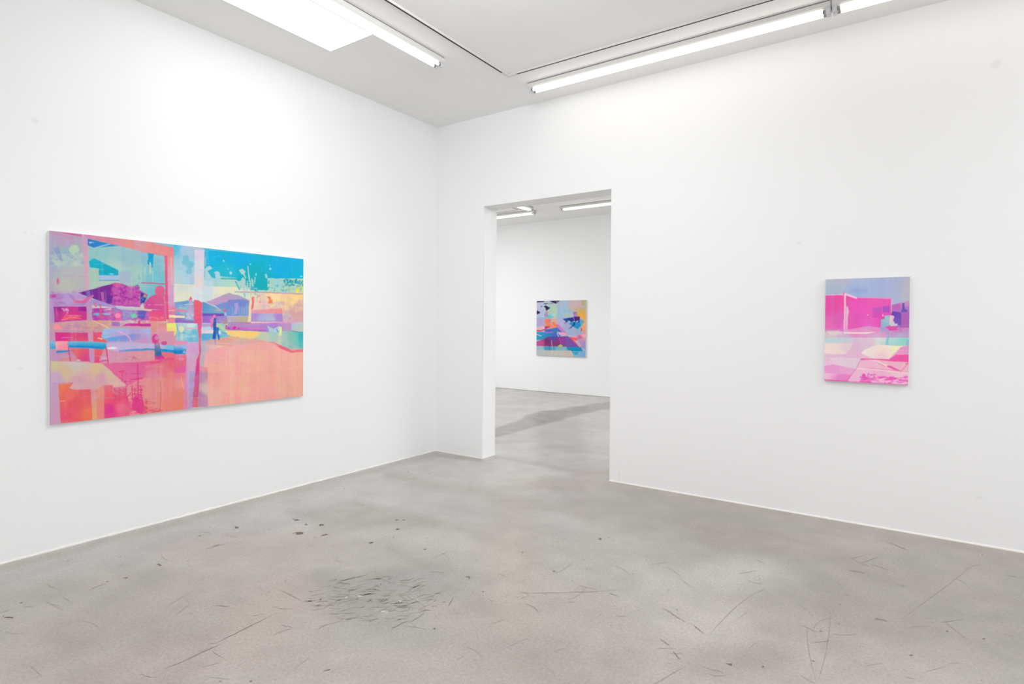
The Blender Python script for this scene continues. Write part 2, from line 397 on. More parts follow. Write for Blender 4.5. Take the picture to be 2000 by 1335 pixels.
    # ---- beige strip and boat
    P([(105, 1212), (600, 1182), (1300, 1190), (1500, 1210), (1500, 1330), (100, 1340)], ((300, 1220, (204, 160, 156)), (300, 1300, (202, 150, 172)), (700, 1240, (208, 166, 146)), (1000, 1220, (200, 160, 170)), (1400, 1260, (222, 150, 146))))
    A.splat(260, 1215, 820, 1330, 50, 5, 16, (190, 120, 180), .45, 1.5, 15); A.splat(900, 1180, 1280, 1220, 20, 6, 14, (222, 200, 200), .6, 1.6, 16)
    P([(150, 1230), (205, 1232), (240, 1268), (250, 1290), (155, 1285)], (252, 148, 158))
    P([(840, 1200), (935, 1208), (940, 1252), (840, 1252)], (164, 112, 200)); P([(1020, 1220), (1300, 1220), (1304, 1254), (965, 1250)], (196, 54, 156)); E(1165, 1205, 14, 22, (190, 50, 90), .8)
    L([(610, 1182), (845, 1292)], 11, (246, 182, 164))
    P([(1310, 1270), (1500, 1250), (1480, 1480), (1315, 1470)], ((1350, 1280, (214, 150, 140)), (1400, 1340, (206, 150, 180)), (1450, 1300, (230, 150, 140))))
    P([(1490, 1218), (1607, 1214), (1607, 1300), (1490, 1300)], (228, 234, 122)); P([(1490, 1270), (1607, 1270), (1607, 1365), (1500, 1360)], (238, 216, 130), .9)
    P([(1380, 1270), (1490, 1270), (1490, 1320), (1390, 1330)], (226, 150, 190), .6, 12)
    A.off = (0, 1213)
    P([(95, 100), (1640, 100), (1640, 1100), (95, 1220)], ((150, 400, (196, 150, 186)), (400, 300, (206, 140, 170)), (1000, 380, (214, 148, 168)), (1500, 150, (214, 152, 170)), (1500, 450, (228, 110, 130)), (180, 1100, (202, 156, 188))))
    P([(165, 108), (556, 114), (562, 217), (170, 217)], ((200, 160, (216, 54, 142)), (520, 130, (206, 70, 136)), (500, 200, (226, 82, 112)))); P([(170, 215), (322, 213), (322, 316), (176, 322)], ((200, 230, (250, 170, 180)), (250, 300, (246, 144, 164))))
    L([(240, 175), (380, 168)], 9, (240, 130, 170), .8)
    P([(560, 108), (618, 110), (628, 470), (580, 472)], ((590, 150, (206, 150, 176)), (600, 400, (196, 150, 190))))
    P([(618, 112), (745, 112), (740, 170), (790, 232), (620, 220)], ((640, 130, (226, 80, 124)), (720, 200, (232, 98, 102))))
    P([(770, 62), (1300, 58), (1312, 235), (800, 222), (715, 165), (735, 100)], ((800, 90, (164, 184, 228)), (1250, 80, (172, 180, 226)), (1150, 130, (176, 164, 210)), (1200, 200, (196, 150, 200)), (900, 120, (164, 178, 226))))
    P([(735, 185), (850, 165), (1080, 130), (1180, 130), (1190, 185), (1060, 218), (800, 218)], ((800, 200, (110, 160, 222)), (1050, 170, (134, 146, 216)), (1180, 160, (160, 150, 206)))); P([(790, 120), (1090, 105), (1050, 140), (830, 165)], (180, 168, 216), .8, 10)
    A.splat(725, 90, 800, 200, 10, 5, 12, (110, 190, 220), .7, 1.8, 17)
    L([(905, 92), (985, 125), (1050, 170), (1066, 218)], 13, (236, 168, 200)); L([(680, 178), (725, 188)], 12, (246, 196, 176))
    # blue tubes
    P([(105, 213), (166, 213), (174, 300), (105, 308)], ((130, 225, (106, 190, 220)), (130, 300, (40, 164, 214))))
    P([(310, 235), (345, 212), (560, 220), (770, 230), (776, 290), (742, 314), (560, 296), (330, 288)], ((540, 220, (112, 184, 222)), (540, 300, (8, 146, 206)))); L([(345, 272), (560, 283), (735, 302)], 20, (10, 140, 204), .8, 8)
    P([(176, 330), (368, 322), (300, 345), (178, 356)], (44, 140, 196))
    P([(775, 233), (1100, 230), (1380, 250), (1640, 268), (1640, 360), (1600, 356), (1380, 312), (1100, 328), (940, 342), (790, 322)], ((900, 250, (186, 180, 218)), (1200, 255, (190, 176, 214)), (1400, 262, (186, 180, 214)), (1560, 280, (120, 186, 222)), (850, 320, (200, 176, 212))))
    L([(930, 335), (1100, 320), (1260, 316), (1400, 318), (1520, 330), (1610, 345)], 26, ((940, 330, (130, 150, 214)), (1350, 320, (30, 150, 210))), .95, 8); L([(1390, 320), (1520, 332), (1620, 342)], 30, (20, 144, 204), .9, 8)
    E(840, 298, 66, 14, (244, 238, 246), .9, 8)
    P([(790, 328), (940, 342), (1340, 322), (1350, 440), (1270, 457), (860, 482), (800, 480)], ((850, 350, (214, 150, 180)), (1200, 400, (220, 152, 160)))); A.splat(970, 400, 1200, 440, 8, 5, 11, (206, 110, 140), .8, 2, 18)
    P([(240, 415), (440, 408), (470, 450), (240, 448)], (226, 138, 140), .9)
    P([(345, 296), (562, 302), (578, 462), (470, 446), (420, 412)], ((420, 330, (228, 110, 110)), (540, 440, (220, 66, 134)))); P([(630, 306), (742, 314), (692, 440), (690, 468), (634, 470)], ((650, 330, (232, 104, 110)), (660, 460, (228, 76, 124))))
    L([(322, 285), (346, 455)], 10, (216, 60, 116)); L([(772, 290), (797, 482)], 13, (218, 60, 118)); L([(690, 460), (780, 438)], 9, (218, 60, 118))
    E(445, 443, 22, 9, (206, 190, 210)); E(745, 420, 40, 14, (196, 180, 210), .8)
    # leg and shoe
    P([(1340, 225), (1402, 235), (1432, 385), (1350, 400)], ((1370, 240, (150, 140, 170)), (1390, 360, (52, 112, 166)))); E(1356, 190, 42, 60, (212, 70, 148)); E(1372, 175, 26, 22, (214, 120, 176)); E(1462, 240, 36, 26, (206, 84, 144))
    P([(1348, 392), (1440, 382), (1472, 418), (1405, 442), (1352, 428)], (220, 58, 142)); P([(1365, 440), (1410, 430), (1430, 452), (1385, 460)], (180, 160, 214)); P([(1360, 340), (1430, 350), (1425, 400), (1365, 395)], (60, 110, 160), .6, 10)
    # ground behind the table
    P([(720, 478), (1270, 457), (1480, 425), (1650, 400), (1650, 660), (1200, 660), (1020, 750)], ((900, 520, (222, 106, 156)), (1150, 560, (222, 100, 156)), (1200, 500, (224, 96, 150)), (1400, 560, (226, 120, 140)), (1580, 500, (232, 100, 120)), (1580, 640, (228, 134, 134)), (1350, 640, (222, 136, 160))))
    P([(1260, 470), (1480, 425), (1640, 398), (1640, 424), (1450, 465), (1330, 488)], (226, 82, 128), .85, 6)
    P([(1020, 748), (1190, 650), (1650, 640), (1650, 1060), (1180, 1095), (1050, 960)], ((1150, 720, (226, 140, 152)), (1350, 760, (226, 146, 142)), (1560, 720, (230, 138, 132)), (1250, 1000, (230, 146, 138)), (1550, 1000, (232, 134, 122))))
    for i, x in enumerate((1230, 1310, 1400, 1480, 1560)): P([(x, 500), (x+44, 500), (x+40, 1060), (x+4, 1060)], ((236, 160, 140), (224, 122, 150), (238, 170, 150), (232, 130, 130), (230, 110, 120))[i], .22, 26)
    # table
    P([(110, 450), (400, 458), (725, 480), (1020, 745), (830, 762), (760, 732), (650, 792), (400, 790), (320, 768), (380, 705), (200, 705), (105, 700)],
      ((160, 490, (208, 196, 152)), (400, 500, (206, 192, 176)), (650, 540, (216, 186, 150)), (300, 560, (214, 184, 152)), (480, 680, (214, 164, 178)), (720, 660, (214, 162, 176)), (900, 690, (216, 176, 166)), (160, 650, (198, 170, 196)), (480, 760, (216, 168, 176)), (820, 600, (212, 186, 160))))
    P([(260, 460), (560, 468), (590, 520), (280, 520)], (204, 192, 192), .6, 30); P([(105, 590), (230, 600), (240, 700), (105, 700)], (198, 166, 200), .6, 30)
    P([(330, 640), (430, 650), (520, 700), (400, 715)], (208, 164, 186), .5, 20)
    # lower panels
    P([(97, 695), (215, 705), (235, 1200), (95, 1220)], ((150, 720, (196, 160, 192)), (150, 1150, (206, 156, 184))))
    P([(203, 722), (385, 705), (330, 770), (400, 790), (592, 786), (612, 1150), (230, 1205)], ((240, 760, (236, 122, 84)), (330, 850, (234, 112, 104)), (520, 850, (230, 98, 106)), (400, 950, (228, 90, 104)), (560, 1080, (238, 118, 92)), (300, 1120, (230, 84, 112)), (330, 1180, (234, 90, 96))))
    L([(225, 930), (280, 926)], 9, (246, 170, 120), .8)
    P([(590, 788), (652, 790), (668, 1150), (606, 1160)], ((620, 820, (218, 150, 160)), (640, 1100, (224, 172, 120)))); P([(650, 790), (748, 738), (758, 1140), (665, 1150)], ((700, 800, (230, 146, 128)), (700, 1080, (234, 134, 132))))
    P([(745, 742), (850, 735), (850, 850), (1010, 868), (1060, 950), (1075, 1040), (1180, 1100), (750, 1140)], ((790, 780, (230, 110, 124)), (900, 900, (228, 74, 118)), (820, 1020, (224, 58, 140)), (950, 990, (234, 110, 140)), (1000, 900, (230, 86, 124)), (800, 880, (236, 92, 110))))
    for i in range(9): x = 865+17*i; L([(x, 765+7*(i % 3)), (x-3, 880)], 9, (226, 74, 118), .9); L([(x, 800+9*(i % 4)), (x+13, 790+9*(i % 4))], 8, (226, 80, 118), .8)
    # bare tree
    T_ = (220, 58, 118)
    L([(1146, 490), (1150, 700), (1155, 1060)], 11, T_, .9)
    for (x0, y0, x1, y1, w) in ((1060, 668, 1200, 656, 12), (1085, 605, 1175, 600, 7), (1060, 690, 1035, 690, 8), (925, 575, 980, 570, 14), (945, 590, 970, 590, 8), (985, 605, 1010, 600, 7), (985, 700, 1005, 690, 14), (1080, 740, 1082, 900, 8), (1112, 780, 1115, 900, 8), (1180, 740, 1185, 900, 8), (1165, 745, 1215, 750, 7), (1090, 790, 1130, 800, 8), (1160, 790, 1200, 800, 9), (1080, 850, 1130, 840, 8), (1160, 850, 1210, 860, 9), (1020, 890, 1060, 830, 12), (1010, 740, 1012, 900, 10), (960, 620, 962, 690, 7)):
        L([(x0, y0), (x1, y1)], w, T_, .85)
    P([(1105, 880), (1150, 835), (1200, 880), (1225, 1000), (1190, 1085), (1090, 1040), (1070, 960)], (226, 58, 146), .95, 8, ('fine', 1.6, .6))
    A.splat(1080, 850, 1220, 1060, 30, 5, 14, (222, 56, 140), .8, 1, 20)
    for i in range(9): y = 910+16*i; L([(1205, y+8), (1290+12*(i % 4)*2, y-6+5*(i % 3))], 6, (220, 96, 104), .7)
    L([(1416, 690), (1424, 860), (1410, 1050)], 8, (216, 96, 104), .8); L([(1210, 1075), (1300, 1035), (1400, 1045), (1440, 1030)], 10, (220, 76, 110), .8); A.splat(1210, 1000, 1420, 1060, 18, 5, 9, (220, 80, 110), .7, 2.4, 21)
    P([(1055, 1060), (1110, 1035), (1165, 1085), (1180, 1110), (1050, 1120)], (236, 146, 150), .95, 6)
    P([(97, 1150), (420, 1160), (200, 1220), (95, 1225)], (206, 150, 180), .25, 20)
    # feathery trees printed over the coral ground
    rt = random.Random(44)
    def conifer(x, y0, y1, wmax, c, n, al=.8):
        L([(x, y0), (x+4, y1)], 6, c, al)
        for i in range(n):
            t = (i+.5)/n; y = y0+(y1-y0)*t; w_ = wmax*(.25+.75*t)*rt.uniform(.5, 1.1); sg = 1 if i % 2 else -1
            L([(x, y), (x+sg*w_*.6, y-w_*.12*rt.uniform(-.4, 1)), (x+sg*w_, y+w_*.18*rt.uniform(-.5, 1))], rt.uniform(5, 8), c, al)
    conifer(1148, 640, 1060, 85, (222, 60, 124), 26); conifer(1082, 740, 1040, 40, (224, 74, 124), 16); conifer(1190, 760, 1050, 45, (224, 70, 120), 16); conifer(930, 760, 900, 40, (226, 78, 116), 12); conifer(985, 770, 900, 36, (226, 78, 116), 12); conifer(958, 590, 700, 26, (216, 74, 128), 7, .6)
    conifer(1414, 820, 1050, 22, (220, 96, 108), 10, .5); A.splat(1020, 900, 1260, 1080, 90, 4, 9, (222, 66, 124), .6, 1.6, 45); A.splat(840, 830, 1030, 900, 50, 4, 9, (226, 84, 112), .6, 1.2, 46)
    # ---- right half, upper
    A.off = (1577, 0)
    P([(0, 270), (260, 300), (250, 760), (0, 760)], ((30, 330, (92, 188, 214)), (120, 360, (158, 196, 218)), (130, 520, (160, 206, 218)), (60, 700, (178, 206, 216)), (180, 700, (170, 204, 222)), (180, 350, (172, 192, 216))))
    P([(0, 285), (40, 290), (15, 400), (0, 420)], (80, 186, 214), .9, 8)
    P([(320, 310), (1540, 450), (1540, 700), (1110, 690), (1105, 840), (960, 840), (740, 705), (560, 668), (440, 690), (360, 700)], ((480, 420, (10, 176, 222)), (800, 460, (0, 174, 226)), (1300, 560, (0, 174, 224)), (620, 620, (36, 184, 208)), (900, 640, (0, 174, 190)), (1040, 780, (10, 172, 182)), (1450, 660, (0, 178, 216))))
    P([(360, 300), (1540, 440), (1540, 468), (370, 352)], (130, 190, 206), .55, 8)
    for x, y, r in ((140, 450, 36), (125, 500, 30), (185, 530, 42), (180, 605, 34), (160, 480, 30), (205, 520, 30)): E(x, y, r, r, (112, 188, 206), .75, 12)
    P([(430, 690), (560, 660), (745, 705), (775, 830), (560, 800), (340, 775)], ((450, 700, (160, 208, 214)), (700, 760, (178, 214, 196))))
    L([(558, 668), (735, 686)], 14, (136, 206, 206), .9); L([(560, 692), (740, 694)], 14, (30, 172, 188), .9, 8)
    P([(0, 755), (230, 765), (460, 785), (760, 800), (960, 830), (905, 955), (650, 858), (440, 945), (340, 965), (0, 970)], ((100, 800, (206, 216, 212)), (100, 900, (222, 226, 204)), (400, 840, (206, 222, 218)), (600, 830, (226, 226, 192)), (500, 880, (222, 222, 206)), (820, 860, (214, 222, 206))))
    L([(10, 755), (240, 770), (460, 788), (770, 800)], 13, (236, 224, 196), .9, 6)
    P([(250, 312), (315, 320), (365, 340), (362, 360), (250, 352)], (176, 190, 210)); P([(250, 350), (362, 352), (356, 700), (340, 965), (235, 950), (242, 700)], ((300, 380, (214, 204, 222)), (300, 560, (212, 214, 222)), (290, 720, (224, 210, 212)), (290, 900, (212, 220, 228))))
    P([(355, 360), (400, 350), (420, 520), (360, 560)], (110, 190, 214), .5, 16); P([(340, 700), (460, 720), (450, 940), (338, 960)], (196, 214, 228), .6, 14)
    P([(362, 580), (385, 552), (420, 538), (452, 560), (455, 572), (400, 595), (432, 650), (470, 695), (450, 720), (362, 720)], ((420, 550, (178, 206, 218)), (390, 690, (168, 208, 218)))); E(508, 650, 38, 48, (168, 208, 222)); P([(415, 600), (470, 605), (492, 640), (494, 690), (458, 680)], (52, 178, 196), .95, 6); L([(372, 450), (370, 540)], 18, (150, 198, 214), .8, 8)
    for x, y, rx, ry in ((587, 480, 11, 11), (672, 625, 17, 18), (1140, 576, 12, 15), (642, 575, 6, 6), (1133, 535, 6, 6), (972, 642, 8, 15), (1505, 664, 18, 6), (530, 420, 4, 4), (905, 520, 6, 10)): E(x, y, rx, ry, (170, 220, 234), .9)
    # reeds
    G_ = (172, 208, 202)
    P([(768, 592), (810, 574), (845, 600), (838, 640), (862, 690), (848, 690), (820, 645), (800, 640)], G_)
    P([(800, 690), (820, 676), (845, 700), (850, 835), (820, 835), (800, 760), (785, 830), (765, 800), (730, 722), (790, 715)], G_)
    for x0, y0, x1, y1, w in ((876, 550, 890, 690, 13), (885, 650, 892, 720, 16), (868, 720, 872, 830, 14), (900, 715, 905, 830, 16), (930, 700, 940, 830, 14), (962, 680, 955, 730, 16), (855, 750, 960, 745, 7), (860, 775, 950, 772, 8), (850, 800, 980, 805, 12), (915, 690, 925, 760, 12)): L([(x0, y0), (x1, y1)], w, G_, .9)
    P([(1072, 640), (1095, 632), (1112, 660), (1106, 690), (1088, 682)], (160, 206, 216)); L([(730, 725), (770, 810)], 14, (60, 176, 186), .9); L([(790, 770), (775, 820)], 9, (90, 186, 190), .8)
    P([(1112, 686), (1540, 692), (1540, 866), (1000, 845), (960, 822), (1100, 828), (1120, 760)], ((1200, 730, (160, 208, 206)), (1150, 820, (176, 214, 194)), (1400, 800, (170, 206, 192)), (1500, 840, (206, 214, 160))))
    A.splat(1300, 700, 1530, 780, 70, 5, 15, (34, 160, 176), .85, 1, 22); A.splat(1160, 770, 1520, 850, 40, 4, 12, (60, 176, 186), .8, 1, 23); A.splat(1310, 760, 1530, 850, 18, 7, 16, (216, 210, 150), .7, 1, 24); E(1462, 830, 16, 26, (246, 222, 60), .9, 6); E(1512, 800, 12, 18, (190, 220, 110), .8)
    A.splat(905, 790, 1000, 840, 14, 5, 12, (40, 170, 184), .8, 1, 25); A.splat(1085, 690, 1125, 830, 16, 5, 12, (30, 168, 186), .8, 1.2, 251)
    P([(900, 858), (1540, 874), (1540, 1220), (1285, 1215), (915, 1110), (905, 950)], ((960, 900, (226, 218, 190)), (1200, 900, (244, 216, 160)), (1450, 920, (246, 212, 140)), (1350, 980, (236, 196, 160)), (1050, 990, (232, 196, 180)), (1480, 1000, (230, 186, 160)), (1450, 1120, (216, 164, 164)), (1350, 1180, (218, 178, 190)), (1200, 1020, (230, 190, 182))))
    A.splat(1150, 900, 1520, 1080, 60, 8, 26, (246, 222, 150), .35, 1.2, 26); A.splat(1280, 960, 1520, 1200, 60, 8, 26, (206, 160, 176), .35, 1.4, 27); A.splat(1290, 1110, 1380, 1180, 10, 8, 22, (180, 196, 210), .6, 1.3, 28)
    A.splat(960, 960, 1280, 1060, 40, 6, 18, (206, 186, 206), .45, 1.2, 29)
    L([(722, 846), (1000, 852), (1540, 874)], 14, (204, 158, 164)); P([(815, 858), (850, 862), (840, 930), (828, 900)], (120, 196, 196), .8); A.splat(860, 870, 1060, 900, 10, 5, 10, (120, 200, 196), .8, 1, 30)
    P([(920, 905), (952, 905), (950, 970), (944, 1040), (914, 1065), (922, 980)], (230, 104, 108), .95, 6, ('fine', 1.5, .6)); A.splat(970, 880, 1035, 970, 14, 6, 14, (230, 160, 160), .8, .8, 31)
    P([(1098, 904), (1140, 906), (1150, 930), (1168, 935), (1172, 985), (1112, 985), (1128, 940)], (240, 124, 84), .95, 5); A.splat(1150, 920, 1175, 985, 7, 4, 8, (240, 190, 150), .8, 1, 311)
    P([(915, 1062), (1280, 1045), (1287, 1108), (915, 1104)], ((950, 1080, (226, 150, 180)), (1180, 1070, (240, 142, 146))), .9, 10)
    # hut, slopes, bands
    P([(10, 968), (160, 950), (240, 965), (240, 1215), (15, 1215)], ((100, 970, (112, 156, 202)), (120, 1060, (150, 180, 214)), (60, 1190, (150, 118, 196)), (200, 1180, (150, 170, 210))))
    P([(335, 965), (400, 985), (600, 1085), (605, 1104), (335, 1104)], ((360, 1000, (96, 150, 204)), (520, 1080, (110, 176, 196))))
    P([(385, 970), (470, 930), (650, 857), (770, 890), (900, 950), (900, 995), (560, 1000), (480, 1010)], ((650, 880, (180, 160, 186)), (560, 960, (190, 158, 200)), (850, 940, (172, 158, 196))))
    P([(480, 1005), (560, 985), (650, 940), (840, 938), (895, 960), (884, 1132), (630, 1132), (600, 1090)], ((560, 1020, (120, 150, 206)), (660, 960, (124, 136, 204)), (800, 1000, (120, 138, 204)), (700, 1100, (110, 150, 210)), (860, 1060, (132, 160, 206))))
    P([(716, 985), (758, 975), (762, 1035), (742, 1112), (700, 1112), (722, 1050)], (178, 160, 212), .9); E(605, 950, 36, 22, (200, 160, 200), .8, 10)
    for x in (690, 770, 800, 830, 862): L([(x, 1020+(x % 40)), (x+2, 1125)], 8, (160, 176, 218), .7)
    P([(335, 1100), (602, 1100), (622, 1132), (335, 1138)], (112, 86, 184)); P([(335, 1134), (632, 1130), (632, 1215), (335, 1225)], ((400, 1150, (160, 112, 200)), (560, 1190, (158, 140, 208))))
    L([(480, 1065), (545, 1070)], 16, (220, 150, 160), .8); E(605, 1068, 17, 12, (234, 100, 120)); E(608, 1110, 14, 22, (180, 206, 216), .8)
    P([(895, 950), (922, 950), (912, 1100), (912, 1222), (868, 1218), (884, 1130)], (238, 216, 168)); P([(636, 1140), (884, 1138), (870, 1222), (640, 1222)], ((680, 1160, (186, 166, 190)), (800, 1190, (190, 178, 150)))); E(600, 1205, 30, 36, (176, 140, 150), .8); E(660, 1190, 20, 26, (170, 200, 190), .7)
    P([(915, 1102), (1285, 1104), (1290, 1196), (915, 1200)], ((960, 1110, (170, 140, 206)), (1050, 1170, (174, 176, 216)), (1240, 1140, (172, 136, 206)), (1150, 1180, (178, 186, 214)))); L([(915, 1196), (1290, 1196)], 8, (140, 110, 190), .8)
    P([(900, 1198), (1535, 1196), (1535, 1225), (930, 1225)], ((950, 1210, (234, 190, 190)), (1300, 1210, (224, 160, 196))))
    P([(620, 1225), (1390, 1215), (1392, 1310), (1060, 1310), (620, 1262)], ((700, 1240, (176, 130, 196)), (1100, 1240, (176, 124, 206)), (1350, 1280, (184, 136, 200))))
    P([(1385, 1212), (1540, 1205), (1540, 1330), (1385, 1325)], ((1420, 1240, (186, 190, 206)), (1480, 1300, (172, 204, 206))))
    P([(600, 1268), (760, 1268), (1062, 1274), (1062, 1298), (610, 1292)], ((700, 1280, (200, 104, 216)), (1000, 1285, (222, 112, 200)))); L([(640, 1300), (1060, 1302)], 7, (130, 90, 180), .8)
    for x, y, r in ((620, 1250, 10), (650, 1278, 9), (712, 1272, 15), (722, 1268, 9)): E(x, y, r, r*1.3, (226, 44, 128))
    P([(10, 1048), (150, 1058), (155, 1082), (10, 1076)], (226, 136, 160)); P([(178, 940), (198, 898), (214, 925), (222, 1060), (236, 1140), (160, 1140), (180, 1040)], ((195, 920, (224, 90, 130)), (200, 960, (190, 170, 214)), (200, 1120, (196, 168, 206)))); L([(120, 996), (235, 990)], 8, (200, 214, 224)); A.splat(60, 1000, 180, 1050, 12, 6, 16, (140, 196, 216), .8, 1.3, 33); A.splat(120, 1090, 235, 1160, 16, 6, 16, (186, 206, 222), .7, 1.2, 34)
    P([(0, 1126), (125, 1128), (128, 1154), (0, 1152)], (236, 228, 188)); P([(20, 1176), (235, 1186), (238, 1216), (20, 1216)], (146, 106, 190), .9)
    # ---- right half, lower
    A.off = (1577, 1092)
    P([(20, 122), (282, 128), (300, 348), (22, 350)], ((60, 160, (180, 214, 216)), (200, 150, (206, 226, 222)), (100, 250, (120, 196, 216)), (220, 300, (110, 184, 216)), (250, 230, (100, 192, 214)), (60, 330, (140, 200, 210))))
    P([(110, 174), (282, 178), (282, 198), (110, 196)], (222, 180, 196)); L([(30, 135), (40, 200), (70, 230), (140, 245)], 13, (90, 180, 210), .9); E(85, 195, 33, 36, (222, 230, 190), .9, 8); E(92, 285, 22, 50, (206, 222, 206), .7, 10); P([(0, 124), (26, 126), (30, 240), (0, 280)], ((10, 140, (228, 236, 130)), (10, 240, (244, 214, 120)))); A.splat(120, 200, 280, 300, 20, 7, 20, (170, 210, 224), .5, 1.6, 35)
    P([(0, 330), (150, 335), (160, 400), (0, 395)], (226, 150, 184)); P([(0, 390), (152, 380), (140, 492), (0, 490)], ((70, 395, (150, 180, 222)), (60, 470, (10, 136, 202)))); L([(0, 462), (120, 462)], 26, (8, 130, 200), .8, 14); A.splat(90, 400, 150, 480, 8, 6, 14, (170, 190, 226), .7, 1.5, 36)
    P([(0, 488), (150, 494), (150, 720), (0, 720)], ((40, 510, (232, 110, 140)), (60, 600, (228, 106, 130)), (90, 680, (224, 96, 160)))); P([(0, 715), (145, 715), (125, 1150), (0, 1165)], ((40, 740, (230, 124, 140)), (60, 850, (230, 148, 140)), (60, 950, (230, 136, 124)), (60, 1080, (232, 134, 116)))); L([(85, 770), (110, 900)], 13, (236, 176, 180), .6, 8)
    A.splat(60, 495, 150, 580, 14, 6, 16, (230, 140, 180), .6, 1.4, 37)
    P([(318, 120), (640, 130), (1100, 215), (1100, 340), (560, 300), (340, 345), (322, 330)], ((380, 180, (190, 214, 226)), (420, 280, (100, 182, 216)), (560, 270, (126, 194, 216)), (700, 240, (226, 210, 150)), (900, 260, (236, 204, 140)), (1050, 260, (206, 210, 160))))
    P([(325, 126), (470, 134), (480, 170), (325, 170)], (176, 160, 206), .9); P([(325, 200), (460, 205), (555, 230), (560, 250), (325, 245)], ((350, 215, (222, 206, 220)), (540, 235, (240, 234, 226)))); L([(325, 180), (440, 192)], 14, (190, 210, 226), .9)
    P([(325, 250), (460, 246), (690, 268), (480, 312), (325, 332)], ((360, 290, (90, 170, 214)), (600, 270, (120, 190, 210)))); L([(560, 235), (690, 262)], 10, (70, 160, 200), .8)
    P([(340, 340), (480, 310), (560, 296), (760, 300), (960, 312), (1110, 338), (1130, 372), (1250, 400), (1300, 470), (340, 480)], ((420, 340, (206, 170, 176)), (600, 330, (226, 166, 150)), (800, 340, (216, 176, 166)), (1000, 350, (228, 168, 160)), (450, 420, (226, 176, 176))))
    P([(600, 213), (1115, 220), (1060, 292), (760, 288), (640, 262)], ((700, 240, (244, 208, 130)), (950, 240, (246, 206, 120)), (1040, 280, (222, 214, 140)))); L([(640, 285), (760, 296)], 13, (230, 160, 110), .8)
    P([(500, 118), (555, 140), (585, 165), (640, 212), (600, 222), (545, 190), (500, 160)], (180, 212, 166)); P([(560, 90), (640, 70), (640, 130), (590, 140)], (176, 146, 160), .7, 8)
    # standing figure
    P([(428, 75), (470, 48), (476, 160), (440, 192)], (220, 126, 190)); E(478, 44, 20, 20, (236, 124, 190))
    P([(472, 70), (496, 56), (502, 140), (498, 230), (490, 312), (458, 312), (466, 200), (462, 140)], ((485, 90, (60, 96, 166)), (480, 290, (34, 90, 176)))); P([(500, 172), (535, 178), (538, 260), (542, 322), (526, 322), (512, 250), (498, 268)], (52, 112, 184)); E(540, 235, 16, 26, (220, 226, 232), .8); L([(490, 310), (490, 372)], 11, (124, 140, 186), .7)
    P([(640, 112), (905, 112), (920, 130), (1392, 124), (1394, 222), (1120, 232), (640, 200), (600, 190), (640, 150)], ((800, 150, (180, 138, 190)), (1150, 150, (176, 132, 206)), (1350, 200, (190, 150, 196)))); P([(605, 170), (760, 174), (1062, 182), (1062, 206), (610, 200)], ((700, 185, (196, 96, 216)), (1000, 195, (224, 116, 196)))); L([(640, 207), (1090, 208)], 7, (110, 100, 180), .8)
    for x, y, r in ((620, 158, 10), (650, 186, 9), (712, 180, 16), (724, 172, 9), (765, 188, 10)): E(x, y, r, r*1.2, (228, 40, 124))
    # water at the right edge
    P([(1050, 232), (1390, 214), (1540, 224), (1540, 446), (1390, 450), (1310, 410), (1190, 358), (1100, 336), (940, 312)], ((1080, 290, (190, 204, 180)), (1200, 270, (166, 200, 196)), (1320, 380, (164, 196, 190)), (1420, 300, (130, 196, 176)), (1510, 280, (60, 186, 196)), (1520, 400, (110, 196, 184)), (1400, 430, (150, 186, 190)), (1250, 340, (190, 200, 186))))
    for x, c in ((1230, (206, 216, 176)), (1290, (150, 196, 200)), (1370, (140, 190, 166)), (1440, (100, 200, 196)), (1480, (60, 178, 190))): P([(x, 240), (x+36, 240), (x+36, 440), (x, 420)], c, .4, 18)
    P([(1390, 122), (1540, 110), (1540, 232), (1390, 220)], ((1420, 140, (178, 192, 206)), (1500, 200, (190, 204, 190)))); L([(1392, 218), (1540, 234)], 9, (90, 150, 180), .8)
    P([(1104, 148), (1150, 180), (1180, 192), (1240, 170), (1256, 200), (1235, 236), (1130, 232)], (172, 204, 218)); P([(1240, 165), (1278, 178), (1275, 275), (1242, 275), (1250, 220)], (214, 234, 156)); L([(1215, 200), (1232, 232)], 9, (70, 110, 170), .8)
    # coral ground
    P([(395, 1112), (355, 700), (370, 480), (640, 400), (860, 366), (1100, 344), (1180, 372), (1290, 440), (1385, 476), (1540, 468), (1540, 1000)], ((450, 480, (240, 172, 176)), (700, 440, (238, 176, 178)), (1000, 400, (236, 172, 168)), (1250, 500, (242, 172, 170)), (1480, 520, (244, 178, 162)), (500, 700, (240, 168, 162)), (800, 700, (240, 176, 162)), (1200, 700, (240, 172, 160)), (1480, 800, (238, 178, 156)), (480, 1000, (240, 180, 168)), (900, 950, (240, 170, 158)), (1300, 900, (236, 172, 158)), (700, 1040, (242, 166, 154))))
    for x, w, c, a in ((660, 50, (236, 196, 166), .5), (800, 60, (240, 188, 160), .4), (930, 46, (236, 160, 156), .35), (1130, 60, (240, 160, 160), .35), (1260, 50, (234, 180, 156), .3), (1420, 60, (236, 186, 150), .35), (740, 34, (242, 160, 168), .3), (560, 50, (244, 164, 160), .3)): P([(x, 420), (x+w, 420), (x+w, 1090), (x, 1090)], c, a, 24)
    A.splat(450, 450, 1520, 950, 40, 40, 120, (244, 166, 164), .16, 1.6, 38); A.splat(450, 450, 1520, 950, 40, 40, 120, (240, 186, 154), .16, 1.6, 39)
    P([(1095, 342), (1190, 352), (1310, 408), (1395, 448), (1540, 438), (1540, 470), (1385, 477), (1290, 442), (1190, 376)], ((1150, 360, (238, 150, 150)), (1300, 430, (234, 104, 122)), (1480, 460, (236, 118, 132)))); L([(500, 360), (750, 374)], 8, (206, 190, 212)); P([(335, 376), (640, 396), (400, 452), (335, 475)], ((360, 420, (206, 176, 196)), (520, 400, (236, 190, 178))), .85, 8)
